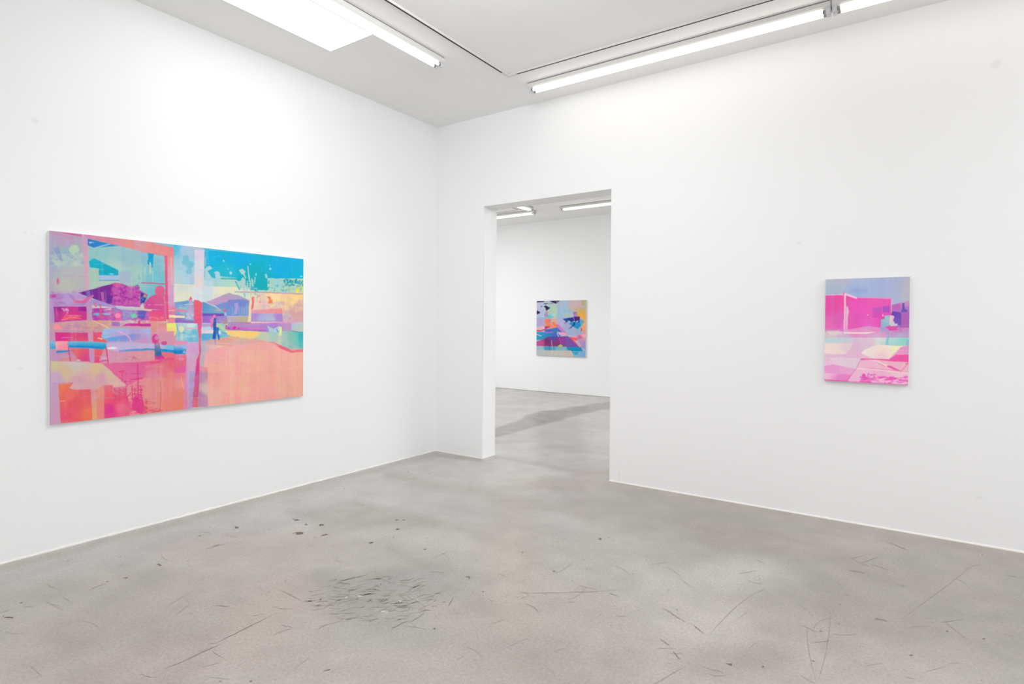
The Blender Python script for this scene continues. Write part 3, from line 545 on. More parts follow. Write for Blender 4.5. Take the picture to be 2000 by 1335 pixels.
    # lilac column, shadow strip, red pole
    P([(150, 352), (302, 352), (302, 480), (268, 560), (256, 700), (150, 700)], ((200, 380, (206, 160, 208)), (220, 600, (212, 164, 196)))); P([(172, 695), (258, 690), (216, 1135), (165, 1140)], ((210, 740, (178, 160, 204)), (190, 1080, (186, 150, 200)))); P([(142, 620), (168, 640), (166, 1140), (118, 1145)], ((150, 700, (214, 150, 196)), (140, 1080, (218, 130, 186)))); L([(165, 960), (168, 1120)], 16, (226, 160, 130), .8, 8)
    P([(316, 340), (372, 330), (362, 560), (348, 665), (300, 660)], ((340, 380, (176, 180, 200)), (330, 600, (196, 172, 176))), .95, 6); P([(298, 690), (402, 692), (402, 1118), (276, 1122)], ((320, 760, (186, 140, 172)), (310, 1000, (186, 130, 172)), (390, 900, (212, 184, 176))), .95, 12); P([(300, 640), (400, 650), (400, 700), (300, 700)], (232, 138, 156), .8, 10)
    P([(234, 40), (330, 40), (330, 126), (238, 124)], ((280, 40, (230, 96, 128)), (280, 120, (228, 76, 144)))); P([(235, -147), (285, -147), (335, -115), (330, 60), (240, 60)], ((290, -120, (230, 100, 112)), (280, 40, (230, 94, 130))))
    P([(274, 115), (328, 110), (320, 300), (319, 470), (304, 530), (302, 700), (282, 1122), (214, 1124), (256, 690), (264, 570), (300, 480), (296, 300)], ((300, 140, (230, 92, 140)), (305, 350, (232, 100, 124)), (300, 520, (226, 80, 124)), (280, 650, (222, 66, 146)), (255, 800, (206, 88, 150)), (245, 950, (200, 84, 130)), (240, 1090, (216, 110, 116))))
    A.splat(225, 740, 290, 1100, 14, 10, 30, (222, 110, 160), .4, .7, 40)
    # dry brush haze over everything
    A.off = (0, 0); rh = random.Random(9)
    for _ in range(150):
        x_, y_ = rh.uniform(110, 3050), rh.uniform(230, 2200); w_, h_ = rh.uniform(40, 260), rh.uniform(4, 20)
        if x_ > 1980 and (y_ > 1500 or y_ < 820): continue
        P([(x_, y_), (x_+w_, y_+rh.uniform(-4, 4)), (x_+w_, y_+h_), (x_, y_+h_)], rh.choice(((206, 176, 204), (222, 196, 190), (190, 190, 214), (214, 150, 180), (180, 200, 206), (226, 180, 170))), rh.uniform(.15, .4), 6, ('fine', 1.6, .2))
    for _ in range(60):
        x_, y_ = rh.uniform(110, 1950), rh.uniform(250, 2150); h_ = rh.uniform(80, 340)
        P([(x_, y_), (x_+rh.uniform(10, 40), y_), (x_+rh.uniform(10, 40), y_+h_), (x_, y_+h_)], rh.choice(((214, 180, 200), (220, 190, 180), (190, 190, 210), (222, 160, 170))), rh.uniform(.08, .2), 14)
    P([(95, 110), (130, 120), (130, 2425), (90, 2430)], (186, 164, 200), .35, 20)
    A.finish(4, 3.5)
    return A

def art_right():
    A = Art(180, 262, ((118, 135), (995, 105), (987, 1237), (107, 1190)), 12, 3)
    P, E, L = A.poly, A.ell, A.line
    P([(90, 80), (1010, 80), (1010, 420), (90, 420)], ((150, 170, (182, 190, 208)), (200, 250, (176, 190, 212)), (450, 160, (176, 192, 224)), (420, 250, (162, 184, 228)), (700, 230, (170, 184, 224)), (850, 320, (180, 188, 220)), (900, 160, (176, 186, 216)), (960, 250, (188, 192, 210)), (300, 145, (190, 190, 210))))
    P([(100, 120), (1000, 90), (1000, 118), (100, 150)], (190, 192, 206), .5, 12); P([(360, 225), (560, 230), (560, 275), (350, 275)], (158, 172, 220), .6, 22)
    P([(905, 110), (1000, 105), (1000, 360), (900, 380)], (192, 190, 200), .6, 12)
    P([(805, 402), (990, 355), (1000, 660), (800, 660)], ((860, 420, (196, 110, 196)), (950, 380, (214, 150, 196)), (960, 450, (186, 120, 200)), (950, 600, (184, 104, 190))))
    P([(806, 465), (905, 476), (908, 600), (860, 620), (806, 600)], ((850, 500, (116, 78, 186)), (860, 590, (136, 90, 190)))); P([(920, 382), (942, 378), (946, 436), (978, 462), (960, 474), (904, 474), (918, 440)], (104, 96, 184)); P([(905, 478), (1000, 468), (1000, 640), (905, 634)], (184, 104, 190)); P([(895, 500), (910, 500), (905, 610), (880, 620)], (110, 90, 190), .8, 10)
    P([(108, 300), (250, 294), (310, 302), (450, 322), (805, 336), (806, 640), (720, 690), (105, 672)], ((180, 420, (236, 84, 172)), (150, 600, (240, 110, 190)), (250, 550, (228, 104, 190)), (450, 400, (242, 92, 190)), (450, 560, (236, 96, 190)), (650, 380, (240, 96, 184)), (750, 560, (232, 86, 186)), (560, 620, (236, 104, 200)), (280, 330, (242, 84, 166))))
    P([(170, 310), (210, 310), (205, 640), (170, 640)], (224, 120, 190), .4, 20)
    P([(610, 428), (700, 420), (702, 530), (612, 532)], ((640, 450, (200, 92, 194)), (660, 520, (226, 80, 180)))); P([(714, 416), (786, 404), (786, 478), (714, 476)], (176, 92, 196)); P([(700, 500), (806, 480), (806, 590), (700, 600)], (226, 84, 190), .5, 16)
    E(560, 506, 6, 6, (250, 190, 225)); E(716, 508, 7, 9, (255, 200, 230))
    L([(108, 298), (300, 294)], 8, (242, 190, 220)); L([(450, 322), (806, 334)], 10, (238, 150, 206)); L([(804, 340), (806, 480)], 8, (238, 190, 216), .8)
    P([(310, 272), (446, 322), (446, 340), (332, 302), (327, 660), (312, 662)], (246, 196, 222)); P([(328, 278), (448, 318), (446, 326), (330, 290)], (226, 206, 222)); E(225, 276, 16, 6, (170, 160, 196), .8); L([(307, 560), (307, 660)], 8, (246, 170, 214)); L([(307, 290), (309, 275)], 14, (240, 110, 190))
    P([(334, 424), (341, 408), (350, 424), (360, 470), (350, 550), (347, 680), (337, 680), (332, 540)], (246, 190, 226))
    # pool edge
    P([(108, 655), (310, 662), (570, 620), (720, 640), (990, 636), (990, 750), (105, 750)], ((200, 690, (226, 196, 212)), (420, 660, (236, 150, 206)), (300, 730, (216, 186, 214)), (650, 720, (222, 176, 212)), (650, 660, (232, 150, 204)), (900, 720, (190, 176, 216)), (900, 660, (206, 140, 200)), (150, 720, (222, 200, 206))))
    P([(108, 640), (310, 650), (310, 676), (108, 676)], (222, 130, 196), .8, 10)
    P([(310, 684), (640, 682), (560, 700), (310, 698)], (250, 224, 224)); P([(130, 670), (260, 664), (290, 700), (160, 712)], (228, 226, 212), .6, 14)
    P([(108, 742), (990, 740), (990, 830), (108, 830)], ((180, 765, (196, 222, 226)), (350, 790, (206, 212, 222)), (560, 770, (226, 202, 216)), (700, 770, (222, 226, 222)), (820, 780, (190, 226, 216)), (930, 790, (150, 222, 206))))
    P([(800, 752), (990, 748), (990, 822), (770, 818)], ((820, 780, (176, 224, 218)), (940, 800, (140, 220, 204))), .8, 10); E(985, 800, 24, 36, (156, 176, 214), .9, 6)
    # couple
    P([(735, 510), (785, 508), (786, 575), (810, 600), (770, 625), (745, 622), (706, 700), (694, 640), (697, 552), (735, 545)], ((760, 530, (160, 206, 206)), (720, 640, (150, 176, 210)))); P([(790, 508), (826, 510), (836, 524), (824, 560), (846, 596), (872, 592), (870, 620), (800, 622), (780, 590)], ((810, 530, (244, 196, 216)), (840, 606, (206, 206, 216)))); P([(750, 622), (872, 618), (850, 636), (880, 660), (780, 668)], (228, 84, 180)); L([(870, 610), (905, 668)], 16, (186, 130, 200), .9)
    P([(720, 640), (780, 650), (785, 700), (776, 812), (742, 818), (760, 730)], ((760, 670, (196, 150, 206)), (760, 760, (130, 200, 222))), .9, 6); P([(690, 785), (990, 770), (990, 824), (690, 820)], (170, 216, 224), .3, 16)
    # sunlit paving
    P([(105, 820), (990, 822), (990, 1250), (100, 1250)], ((300, 960, (234, 200, 222)), (700, 1000, (245, 190, 212)), (250, 1080, (242, 180, 216)), (600, 1150, (246, 184, 212)), (850, 1150, (244, 186, 214))))
    P([(105, 796), (420, 796), (390, 850), (330, 912), (105, 908)], ((150, 860, (246, 226, 216)), (350, 830, (238, 212, 220)), (240, 900, (244, 224, 218)))); P([(412, 755), (640, 770), (600, 830), (520, 880), (488, 952), (108, 944), (330, 910), (385, 850)], ((450, 800, (226, 194, 220)), (420, 900, (232, 190, 216)), (560, 800, (226, 200, 220))))
    P([(600, 830), (690, 816), (930, 828), (900, 842), (780, 964), (600, 952), (490, 902), (520, 872)], ((560, 890, (244, 230, 226)), (700, 850, (248, 226, 220)), (860, 840, (246, 242, 200)), (700, 930, (246, 210, 218))))
    P([(910, 840), (992, 824), (990, 924), (840, 922)], ((960, 850, (226, 160, 206)), (900, 900, (238, 160, 204)))); P([(488, 958), (520, 955), (640, 962), (782, 966), (850, 918), (990, 918), (990, 998), (780, 986), (640, 972), (488, 976)], ((560, 965, (238, 110, 180)), (930, 960, (244, 92, 172))))
    P([(105, 944), (490, 956), (450, 1060), (105, 1050)], ((200, 970, (240, 208, 228)), (300, 1020, (234, 210, 224)), (150, 990, (236, 196, 226)))); P([(105, 1036), (200, 1020), (450, 1070), (390, 1130), (105, 1116)], ((200, 1070, (240, 160, 214)), (400, 1090, (242, 176, 216)))); P([(105, 1110), (400, 1130), (350, 1200), (105, 1195)], ((150, 1130, (246, 196, 226)), (250, 1180, (238, 140, 204)))); L([(108, 1182), (350, 1196)], 10, (226, 80, 176), .8)
    P([(440, 1062), (560, 1070), (990, 1112), (990, 1240), (350, 1210), (400, 1120)], ((500, 1100, (246, 190, 222)), (700, 1150, (244, 180, 212)), (900, 1150, (244, 200, 218)))); L([(440, 1062), (700, 1082), (990, 1112)], 10, (250, 226, 226), .9)
    P([(640, 975), (780, 988), (990, 1000), (990, 1110), (910, 1100), (770, 1030)], ((800, 1010, (246, 180, 204)), (950, 1040, (244, 186, 204))), .8); P([(525, 966), (640, 976), (780, 1028), (745, 1040), (640, 985)], ((560, 970, (248, 226, 232)), (760, 1030, (246, 216, 210)))); P([(768, 1030), (800, 1032), (912, 1090), (880, 1090), (765, 1046)], (240, 106, 172)); L([(905, 1094), (985, 1008)], 6, (232, 120, 180)); L([(640, 990), (740, 1042)], 5, (236, 130, 180)); L([(492, 960), (440, 1062), (350, 1180)], 5, (222, 110, 180), .8); P([(955, 1010), (988, 1000), (988, 1022), (960, 1020)], (240, 110, 170), .8); L([(590, 1060), (910, 1090)], 7, (242, 130, 184), .7)
    E(522, 1140, 20, 22, (232, 96, 180)); L([(480, 1152), (545, 1160)], 10, (228, 100, 186)); A.splat(560, 1118, 640, 1140, 8, 4, 9, (230, 110, 190), .8, 1.8, 3)
    A.splat(480, 1150, 980, 1225, 70, 4, 11, (236, 84, 188), .75, 3.4, 4); A.splat(560, 1170, 980, 1235, 30, 4, 10, (250, 214, 228), .7, 4, 5); L([(350, 1200), (990, 1236)], 13, (240, 110, 190), .8); L([(545, 1165), (640, 1176)], 7, (226, 80, 180), .8); P([(870, 1172), (985, 1184), (985, 1200), (890, 1190)], (236, 84, 184), .8)
    A.finish(3, 3.5)
    return A

def art_back():
    A = Art(128, 128, ((172, 166), (1090, 150), (1087, 1210), (172, 1180)), 13, 5)
    P, E, L = A.poly, A.ell, A.line
    P([(150, 130), (1110, 130), (1110, 1230), (150, 1230)], (172, 186, 208))
    P([(160, 150), (560, 150), (560, 490), (160, 500)], ((220, 300, (186, 190, 220)), (480, 220, (178, 190, 200)), (450, 320, (174, 210, 184)), (280, 440, (182, 190, 222)), (500, 440, (184, 206, 170)))); P([(330, 230), (556, 225), (552, 470), (400, 420), (345, 350)], ((450, 280, (172, 206, 190)), (500, 440, (180, 204, 168))), .7, 16)
    P([(555, 150), (805, 150), (750, 290), (860, 380), (860, 480), (640, 510), (560, 510)], ((620, 220, (172, 190, 212)), (650, 400, (158, 190, 220)), (800, 400, (160, 194, 214)))); P([(640, 400), (860, 390), (860, 470), (680, 480)], (190, 200, 190), .7, 20)
    P([(800, 145), (1012, 140), (1015, 292), (755, 292)], (206, 178, 184)); P([(1010, 140), (1100, 138), (1100, 252), (1010, 252)], (190, 178, 128)); P([(752, 290), (1100, 285), (1100, 385), (900, 400), (845, 350)], ((800, 310, (200, 186, 170)), (1040, 340, (210, 178, 120)))); P([(880, 385), (1100, 372), (1100, 570), (1055, 565), (970, 465), (925, 450)], ((1000, 400, (232, 178, 60)), (1060, 520, (228, 176, 110)))); P([(1060, 555), (1100, 555), (1100, 800), (1000, 720), (975, 650)], ((1070, 600, (236, 176, 120)), (1060, 740, (236, 150, 140))))
    K = (48, 28, 84)
    P([(172, 170), (310, 168), (318, 182), (200, 190), (172, 198)], K); P([(410, 165), (605, 160), (580, 180), (535, 218), (465, 196)], K); P([(530, 185), (575, 170), (545, 205)], (170, 160, 196), .8); P([(305, 212), (378, 210), (352, 228), (312, 226)], K, .9); L([(360, 214), (480, 216)], 9, (110, 90, 140), .7); P([(303, 265), (350, 250), (390, 275), (432, 292), (385, 330), (348, 352), (338, 300)], K); P([(168, 338), (235, 366), (238, 392), (185, 418), (168, 410)], (46, 30, 96)); E(262, 264, 11, 12, K, .8); L([(330, 400), (332, 460)], 10, (60, 50, 90), .7)
    P([(330, 470), (390, 425), (510, 405), (525, 440), (460, 468)], ((380, 450, (90, 190, 214)), (500, 420, (170, 220, 230)))); E(360, 385, 24, 30, (200, 140, 150), .8, 6); E(360, 430, 22, 26, (180, 120, 180), .7, 8); L([(172, 488), (350, 480), (480, 470)], 13, (104, 176, 204)); L([(440, 380), (550, 368)], 10, (206, 180, 160), .8)
    P([(165, 498), (328, 495), (328, 650), (165, 660)], ((200, 520, (178, 164, 212)), (280, 620, (180, 170, 206)))); P([(325, 490), (560, 490), (600, 640), (480, 680), (330, 680)], ((400, 540, (206, 160, 170)), (480, 560, (206, 176, 160)), (440, 640, (226, 140, 120)))); P([(328, 498), (385, 512), (405, 600), (436, 650), (400, 680), (360, 610), (330, 560)], (246, 128, 84)); P([(460, 570), (500, 555), (585, 640), (560, 672), (490, 620)], (246, 124, 64)); P([(380, 510), (440, 510), (440, 570), (410, 590)], (222, 110, 150), .8, 10)
    P([(165, 660), (328, 630), (330, 700), (165, 704)], (228, 180, 190)); P([(325, 640), (420, 640), (330, 690)], (130, 50, 130), .8, 10); P([(165, 706), (250, 715), (330, 690), (400, 636), (425, 650), (330, 715), (240, 740), (165, 738)], (218, 66, 100))
    P([(325, 705), (555, 660), (655, 742), (600, 860), (165, 900), (165, 745), (330, 745)], ((400, 720, (90, 96, 186)), (520, 740, (60, 120, 190)), (560, 800, (54, 104, 186)), (260, 770, (50, 150, 196)), (400, 800, (30, 140, 190)), (240, 850, (40, 150, 190)), (480, 850, (80, 100, 180)))); P([(330, 742), (490, 738), (470, 760), (330, 770)], (170, 110, 196), .9, 6); P([(175, 780), (270, 815), (255, 830), (175, 798)], (196, 190, 212), .9)
    P([(550, 512), (700, 510), (970, 640), (1025, 770), (900, 800), (760, 806), (640, 660), (560, 600)], ((620, 560, (184, 176, 212)), (780, 660, (164, 176, 208)), (960, 740, (160, 174, 204)), (800, 760, (160, 178, 212)))); P([(550, 600), (595, 615), (760, 800), (735, 812), (640, 735), (560, 660)], ((580, 640, (206, 120, 200)), (720, 780, (196, 120, 186)))); P([(560, 742), (705, 755), (765, 800), (600, 800)], ((600, 770, (226, 170, 210)), (720, 785, (246, 160, 176)))); P([(560, 745), (600, 830), (590, 850), (550, 780)], (196, 196, 220), .8)
    P([(165, 930), (330, 870), (400, 830), (600, 830), (760, 820), (1010, 1025), (740, 1025), (560, 1020), (165, 1005)], ((220, 970, (190, 80, 146)), (380, 940, (126, 46, 104)), (480, 860, (90, 80, 160)), (540, 960, (130, 56, 120)), (640, 900, (150, 62, 150)), (760, 900, (120, 84, 164)), (860, 980, (120, 84, 170)), (420, 1000, (130, 60, 120)))); P([(165, 960), (320, 880), (320, 1000), (165, 1000)], (196, 86, 146), .6, 16); L([(600, 850), (640, 950)], 10, (170, 100, 180), .8)
    P([(770, 830), (900, 850), (965, 880), (880, 915)], (246, 92, 96)); P([(830, 812), (1000, 790), (1100, 775), (1100, 850), (960, 872), (880, 846)], ((880, 820, (230, 160, 200)), (1050, 800, (246, 170, 176)), (980, 850, (206, 110, 150)))); P([(930, 880), (1100, 850), (1100, 1060), (1030, 1050)], ((980, 910, (196, 150, 190)), (1060, 990, (166, 146, 204)))); E(1075, 880, 28, 22, (240, 170, 110), .8, 8); P([(800, 850), (880, 880), (1040, 1080), (1010, 1060), (930, 985)], ((850, 880, (250, 90, 100)), (980, 1020, (222, 120, 160)))); L([(880, 890), (1030, 1078)], 10, (240, 190, 170), .8)
    P([(950, 470), (1062, 550), (990, 650), (900, 660)], (104, 170, 206)); P([(850, 372), (918, 368), (940, 450), (858, 474)], ((880, 390, (160, 130, 190)), (890, 440, (196, 136, 200)))); P([(780, 590), (820, 555), (970, 560), (1000, 620), (940, 690), (850, 640)], (16, 150, 204)); P([(655, 505), (700, 490), (850, 468), (880, 540), (840, 552), (720, 565), (700, 530)], ((720, 510, (20, 90, 160)), (820, 510, (40, 56, 140)))); P([(858, 462), (975, 452), (972, 570), (950, 575), (945, 520), (890, 560)], (72, 38, 122)); P([(765, 692), (850, 610), (862, 565), (890, 570), (880, 620), (800, 680)], ((800, 670, (110, 70, 160)), (870, 590, (36, 46, 130)))); E(775, 550, 26, 18, (180, 196, 220), .9, 6); E(705, 580, 14, 20, (150, 120, 180), .7, 6); L([(1005, 680), (1008, 720)], 16, (150, 60, 90), .9); E(895, 378, 34, 9, (130, 120, 170), .8)
    P([(165, 1008), (740, 1020), (745, 1094), (165, 1094)], ((230, 1040, (160, 190, 200)), (420, 1050, (80, 156, 190)), (640, 1060, (130, 180, 190)))); P([(318, 1015), (520, 1025), (470, 1085), (318, 1080)], (70, 150, 190), .8, 10); P([(565, 1020), (590, 990), (625, 972), (672, 1005), (640, 1025)], (166, 190, 110)); P([(738, 1020), (1000, 1022), (1045, 1102), (850, 1125), (740, 1085)], (8, 142, 190)); L([(700, 1020), (760, 1075)], 14, (110, 180, 150), .8)
    P([(165, 1090), (822, 1090), (870, 1215), (165, 1200)], ((250, 1130, (184, 192, 190)), (600, 1130, (194, 194, 182)), (800, 1160, (206, 186, 180)))); P([(820, 1102), (1040, 1095), (1100, 1060), (1100, 1230), (870, 1220)], ((900, 1190, (140, 180, 210)), (1030, 1140, (130, 176, 214)))); P([(828, 1110), (965, 1108), (940, 1160), (900, 1170), (860, 1150)], (50, 166, 206), .9, 8); L([(820, 1105), (865, 1190)], 12, (210, 200, 150), .7, 6)
    L([(456, 900), (466, 1010), (470, 1120)], 8, (222, 212, 202), .85); L([(205, 1100), (205, 1180)], 8, (170, 180, 180), .5)
    A.finish(4, 3)
    return A

# ART-END

def painting(name, label, art, origin, ex, size, depth, normal, k, rim):
    """canvas picture on a stretcher; origin = lower left corner of the wall face, ex = direction of the width, normal = out of the wall"""
    w, h = size; ex = Vector(ex); nz = Vector(normal); up = Vector((0, 0, 1))
    root = thing(name, label, 'painting', Vector(origin))
    nw, nh = art.w, art.h
    uu, vv = art.u.ravel(), art.v.ravel()
    co = np.outer(uu*w, np.array(ex))+np.outer((1-vv)*h, np.array(up))+np.array(nz*depth)
    idx = np.arange(nw*nh).reshape(nh, nw)
    q = np.stack([idx[:-1, :-1], idx[1:, :-1], idx[1:, 1:], idx[:-1, 1:]], -1).reshape(-1, 4)
    me = bpy.data.meshes.new('canvas')
    me.vertices.add(len(co)); me.vertices.foreach_set('co', co.ravel().astype(np.float32))
    me.loops.add(q.size); me.loops.foreach_set('vertex_index', q.ravel().astype(np.int32))
    me.polygons.add(len(q)); me.polygons.foreach_set('loop_start', np.arange(0, q.size, 4, dtype=np.int32))
    at = me.color_attributes.new('paint', 'FLOAT_COLOR', 'POINT')
    rgba = np.ones((nw*nh, 4), np.float32); rgba[:, :3] = np.clip(s2l(art.C.reshape(-1, 3))**GAM*np.array(k), 0, .97)
    at.data.foreach_set('color', rgba.ravel()); me.update(); me.validate()
    m, nt, b = mat(name+' paint'); g = N(nt)
    ca = g.n('ShaderNodeVertexColor', layer_name='paint')
    nt.links.new(ca.outputs[0], b.inputs['Base Color'])
    b.inputs['Roughness'].default_value = .7; b.inputs['Specular IOR Level'].default_value = .12
    tc = g.n('ShaderNodeTexCoord').outputs['Object']
    bp = g.n('ShaderNodeBump', {'Strength': .06, 'Distance': .003, 'Height': g.noise(tc, 300, 2)})
    nt.links.new(bp.outputs[0], b.inputs['Normal'])
    c = link('canvas', me, m, root)
    bm = bmesh.new()
    p = lambda a, b2, d: ex*a+up*b2+nz*d
    lo = [p(0, 0, 0), p(w, 0, 0), p(w, h, 0), p(0, h, 0)]; hi = [p(0, 0, depth-.0015), p(w, 0, depth-.0015), p(w, h, depth-.0015), p(0, h, depth-.0015)]
    A = [bm.verts.new(v) for v in lo]; B = [bm.verts.new(v) for v in hi]
    for i in range(4): bm.faces.new((A[i], A[(i+1) % 4], B[(i+1) % 4], B[i]))
    bm.faces.new(A); bm.faces.new(B)
    bmesh.ops.bevel(bm, geom=[e for e in bm.edges], offset=.002, segments=1, affect='EDGES')
    e = obj('canvas_edge', bm, simple(name+' edge', rim, .8), root)
    return root

painting('painting', 'wide horizontal painting in turquoise, pink and coral on the left wall', art_left(),
         (.0008, -3.721, .831), (0, 1, 0), (1.888, 1.249), .034, (1, 0, 0), (1.02, 1.02, 1.03), (236, 237, 238))
painting('painting', 'small upright painting, hot pink building under lavender sky, right of the doorway', art_right(),
         (4.052, -.0008, 1.080), (1, 0, 0), (.537, .7835), .034, (0, -1, 0), (1.03, 1.03, 1.03), (214, 208, 216))
painting('painting', 'nearly square multicoloured painting on the far wall of the next room, seen through the doorway', art_back(),
         (-2.287, D-.0008, .810), (1, 0, 0), (1.231, 1.213), .034, (0, -1, 0), (1.0, 1.0, 1.0), (214, 212, 210))

# ------------------------------------------------------------------ fluorescent strip lights
FL = 2.543
def make_fixture():
    """runs along local +x from 0 to FL, local -y is the side that faces the room's middle, z=0 on the ceiling"""
    t = thing('strip_light', '', 'ceiling light')
    hw = .055; hz = -.046
    bm = bmesh.new()
    add_profile_x(bm, [(-hw, -.006), (hw, -.006), (hw, -.036), (hw-.014, hz), (-hw+.014, hz), (-hw, -.036)], .003, FL-.003)
    obj('housing', bm, M_house, t)
    bm = bmesh.new(); add_box(bm, (.006, -hw+.004, -.0065), (FL-.006, hw-.004, 0))
    obj('mounting_gap', bm, M_gap, t)
    for x0, x1 in ((0, .004), (FL-.004, FL)):
        obj('end_plate', box((x0, -hw-.001, hz-.002), (x1, hw+.001, -.002)), M_holder, t)
    for y in (-.027, .027):
        for x0, sgn in ((.004, 1), (FL-.004, -1)):
            bm = bmesh.new()
            xa, xb = sorted((x0, x0+sgn*.028))
            add_profile_x(bm, [(y-.014, hz+.006), (y+.014, hz+.006), (y+.014, hz-.024), (y+.008, hz-.034), (y-.008, hz-.034), (y-.014, hz-.024)], xa, xb)
            obj('lamp_holder', bm, M_holder, t)
        bm = bmesh.new(); add_tube_x(bm, .052, FL-.052, y, hz-.018, .0120)
        tb = obj('fluorescent_tube', bm, M_tube, t, True)
        for x0, x1 in ((.031, .0525), (FL-.0525, FL-.031)):
            bm = bmesh.new(); add_tube_x(bm, x0, x1, y, hz-.018, .0123)
            obj('tube_cap', bm, M_cap, tb, False)
    return t
fx = make_fixture()
GRP = 'fluorescent strip lights on the ceilings'
SPOTS = [  # end point, rotation, label
    ((1.20, -1.300, H), -math.pi/2, 'lit twin-tube strip light running along the left wall beside the bright skylight panel'),
    ((1.563, -.415, H), 0, 'long lit twin-tube strip light over the doorway, along the doorway wall'),
    ((1.563+FL+.006, -.415, H), 0, 'strip light cut off at the top right, end to end with another'),
    ((-1.64-FL, 4.745, H), 0, 'strip light seen through the doorway at its left jamb, parallel to the far wall'),
    ((-1.555, 4.46, H), -math.pi/2, 'strip light seen through the doorway just under the lintel, pointing away at the far wall'),
    ((-1.03, 4.735, H), 0, 'strip light seen through the doorway at its top right, parallel to the far wall'),
]
for i, (loc, rz, lab) in enumerate(SPOTS):
    o = fx if i == 0 else copy_tree(fx)
    o.location = loc; o.rotation_euler = (0, 0, rz); o['label'] = lab; o['group'] = GRP
    for c in o.children:
        if c.name.startswith('fluorescent_tube'):
            c.material_slots[0].link = 'OBJECT'; c.material_slots[0].material = M_tubes[(0, 1, 1, 2, 2, 2)[i]]

# ------------------------------------------------------------------ lighting tracks
def track(label, cx, cy, xlen, ydir_len, xs):
    """L of two slotted rails meeting in a corner connector at (cx, cy)"""
    t = thing('lighting_track', label, 'lighting track', (cx, cy, H))
    def rail(horizontal, ln, sg):
        bm = bmesh.new(); prof = [(-.015, 0), (.015, 0), (.015, -.015), (.007, -.015), (.007, -.004), (-.007, -.004), (-.007, -.015), (-.015, -.015)]
        add_profile_x(bm, prof, .09, ln)
        sl = bmesh.new(); add_box(sl, (.10, -.0069, -.0149), (ln-.01, .0069, -.0060))
        for q in (bm, sl):
            for v in q.verts:
                x, y, z = v.co
                v.co = (sg*x, y, z) if horizontal else (y, -x, z)
        r = obj('rail', bm, M_rail, t); obj('slot', sl, M_gap, r)
    rail(True, xlen, xs); rail(False, ydir_len, 1)
    bm = bmesh.new()
    xa, xb = sorted((-xs*.017, xs*.091))
    add_box(bm, (xa, -.017, -.0165), (xb, .017, 0), .001)
    add_box(bm, (-.017, -.091, -.0165), (.017, -.0165, 0), .001)
    obj('corner_connector', bm, M_rail, t)
    return t
track('L-shaped white lighting track with thin dark slot, empty, on the main room ceiling', 1.515, -.715, 4.6, 3.4, 1)
track('L-shaped white lighting track on the ceiling of the next room, seen through the doorway', -1.87, 4.55, 2.6, 2.6, -1)

# ------------------------------------------------------------------ skylight panel
sk = thing('skylight', 'glowing white rectangular skylight panel in the ceiling, left of the strip light', 'skylight', (.537, -1.932, H))
SW, SL = .512, 1.25
bm = bmesh.new()
for lo, hi in (((-.006, -SL, -.004), (0, .006, 0)), ((SW, -SL, -.004), (SW+.006, .006, 0)), ((0, 0, -.004), (SW, .006, 0)), ((0, -SL-.006, -.004), (SW, -SL, 0))):
    add_box(bm, lo, hi)
obj('frame', bm, M_rail, sk)
obj('diffuser', box((0, -SL, -.003), (SW, 0, 0)), M_sky, sk)

# ------------------------------------------------------------------ added fill lights, out of view in both rooms
def area(name, loc, sx, sy, power, aim=None, col=(.985, .99, 1)):
    l = bpy.data.lights.new(name, 'AREA'); l.shape = 'RECTANGLE'; l.size = sx; l.size_y = sy; l.energy = power; l.color = col
    o = bpy.data.objects.new(name, l); COL.objects.link(o); o.location = loc
    if aim: o.rotation_euler = (Vector(aim)-Vector(loc)).to_track_quat('-Z', 'Y').to_euler()
    return o
for a_ in AREAS: area(*a_)
w = bpy.data.worlds.new('world'); SC.world = w; w.use_nodes = True
w.node_tree.nodes['Background'].inputs[0].default_value = (1, 1, 1, 1); w.node_tree.nodes['Background'].inputs[1].default_value = .3

# ------------------------------------------------------------------ concrete floor
class StainAndLight(Art):  # floor tone map: stains and wear, plus painted shade and reflection
    def __init__(s, X, Y, seed):
        s.rng = np.random.default_rng(seed); s.h, s.w = X.shape; h, w = X.shape
        s.X0, s.Y0 = X, Y; s.off = (0, 0); s.aa = 1.5
        wx, wy = blur_noise((h, w), (22, 22), s.rng, 4), blur_noise((h, w), (22, 22), s.rng, 4)
        s.X = X+14*wx; s.Y = Y+6*wy
        s.C = np.ones((h, w, 3)); s.fine = blur_noise((h, w), (4, 4), s.rng, 3); s.mid = blur_noise((h, w), (18, 18), s.rng, 3)

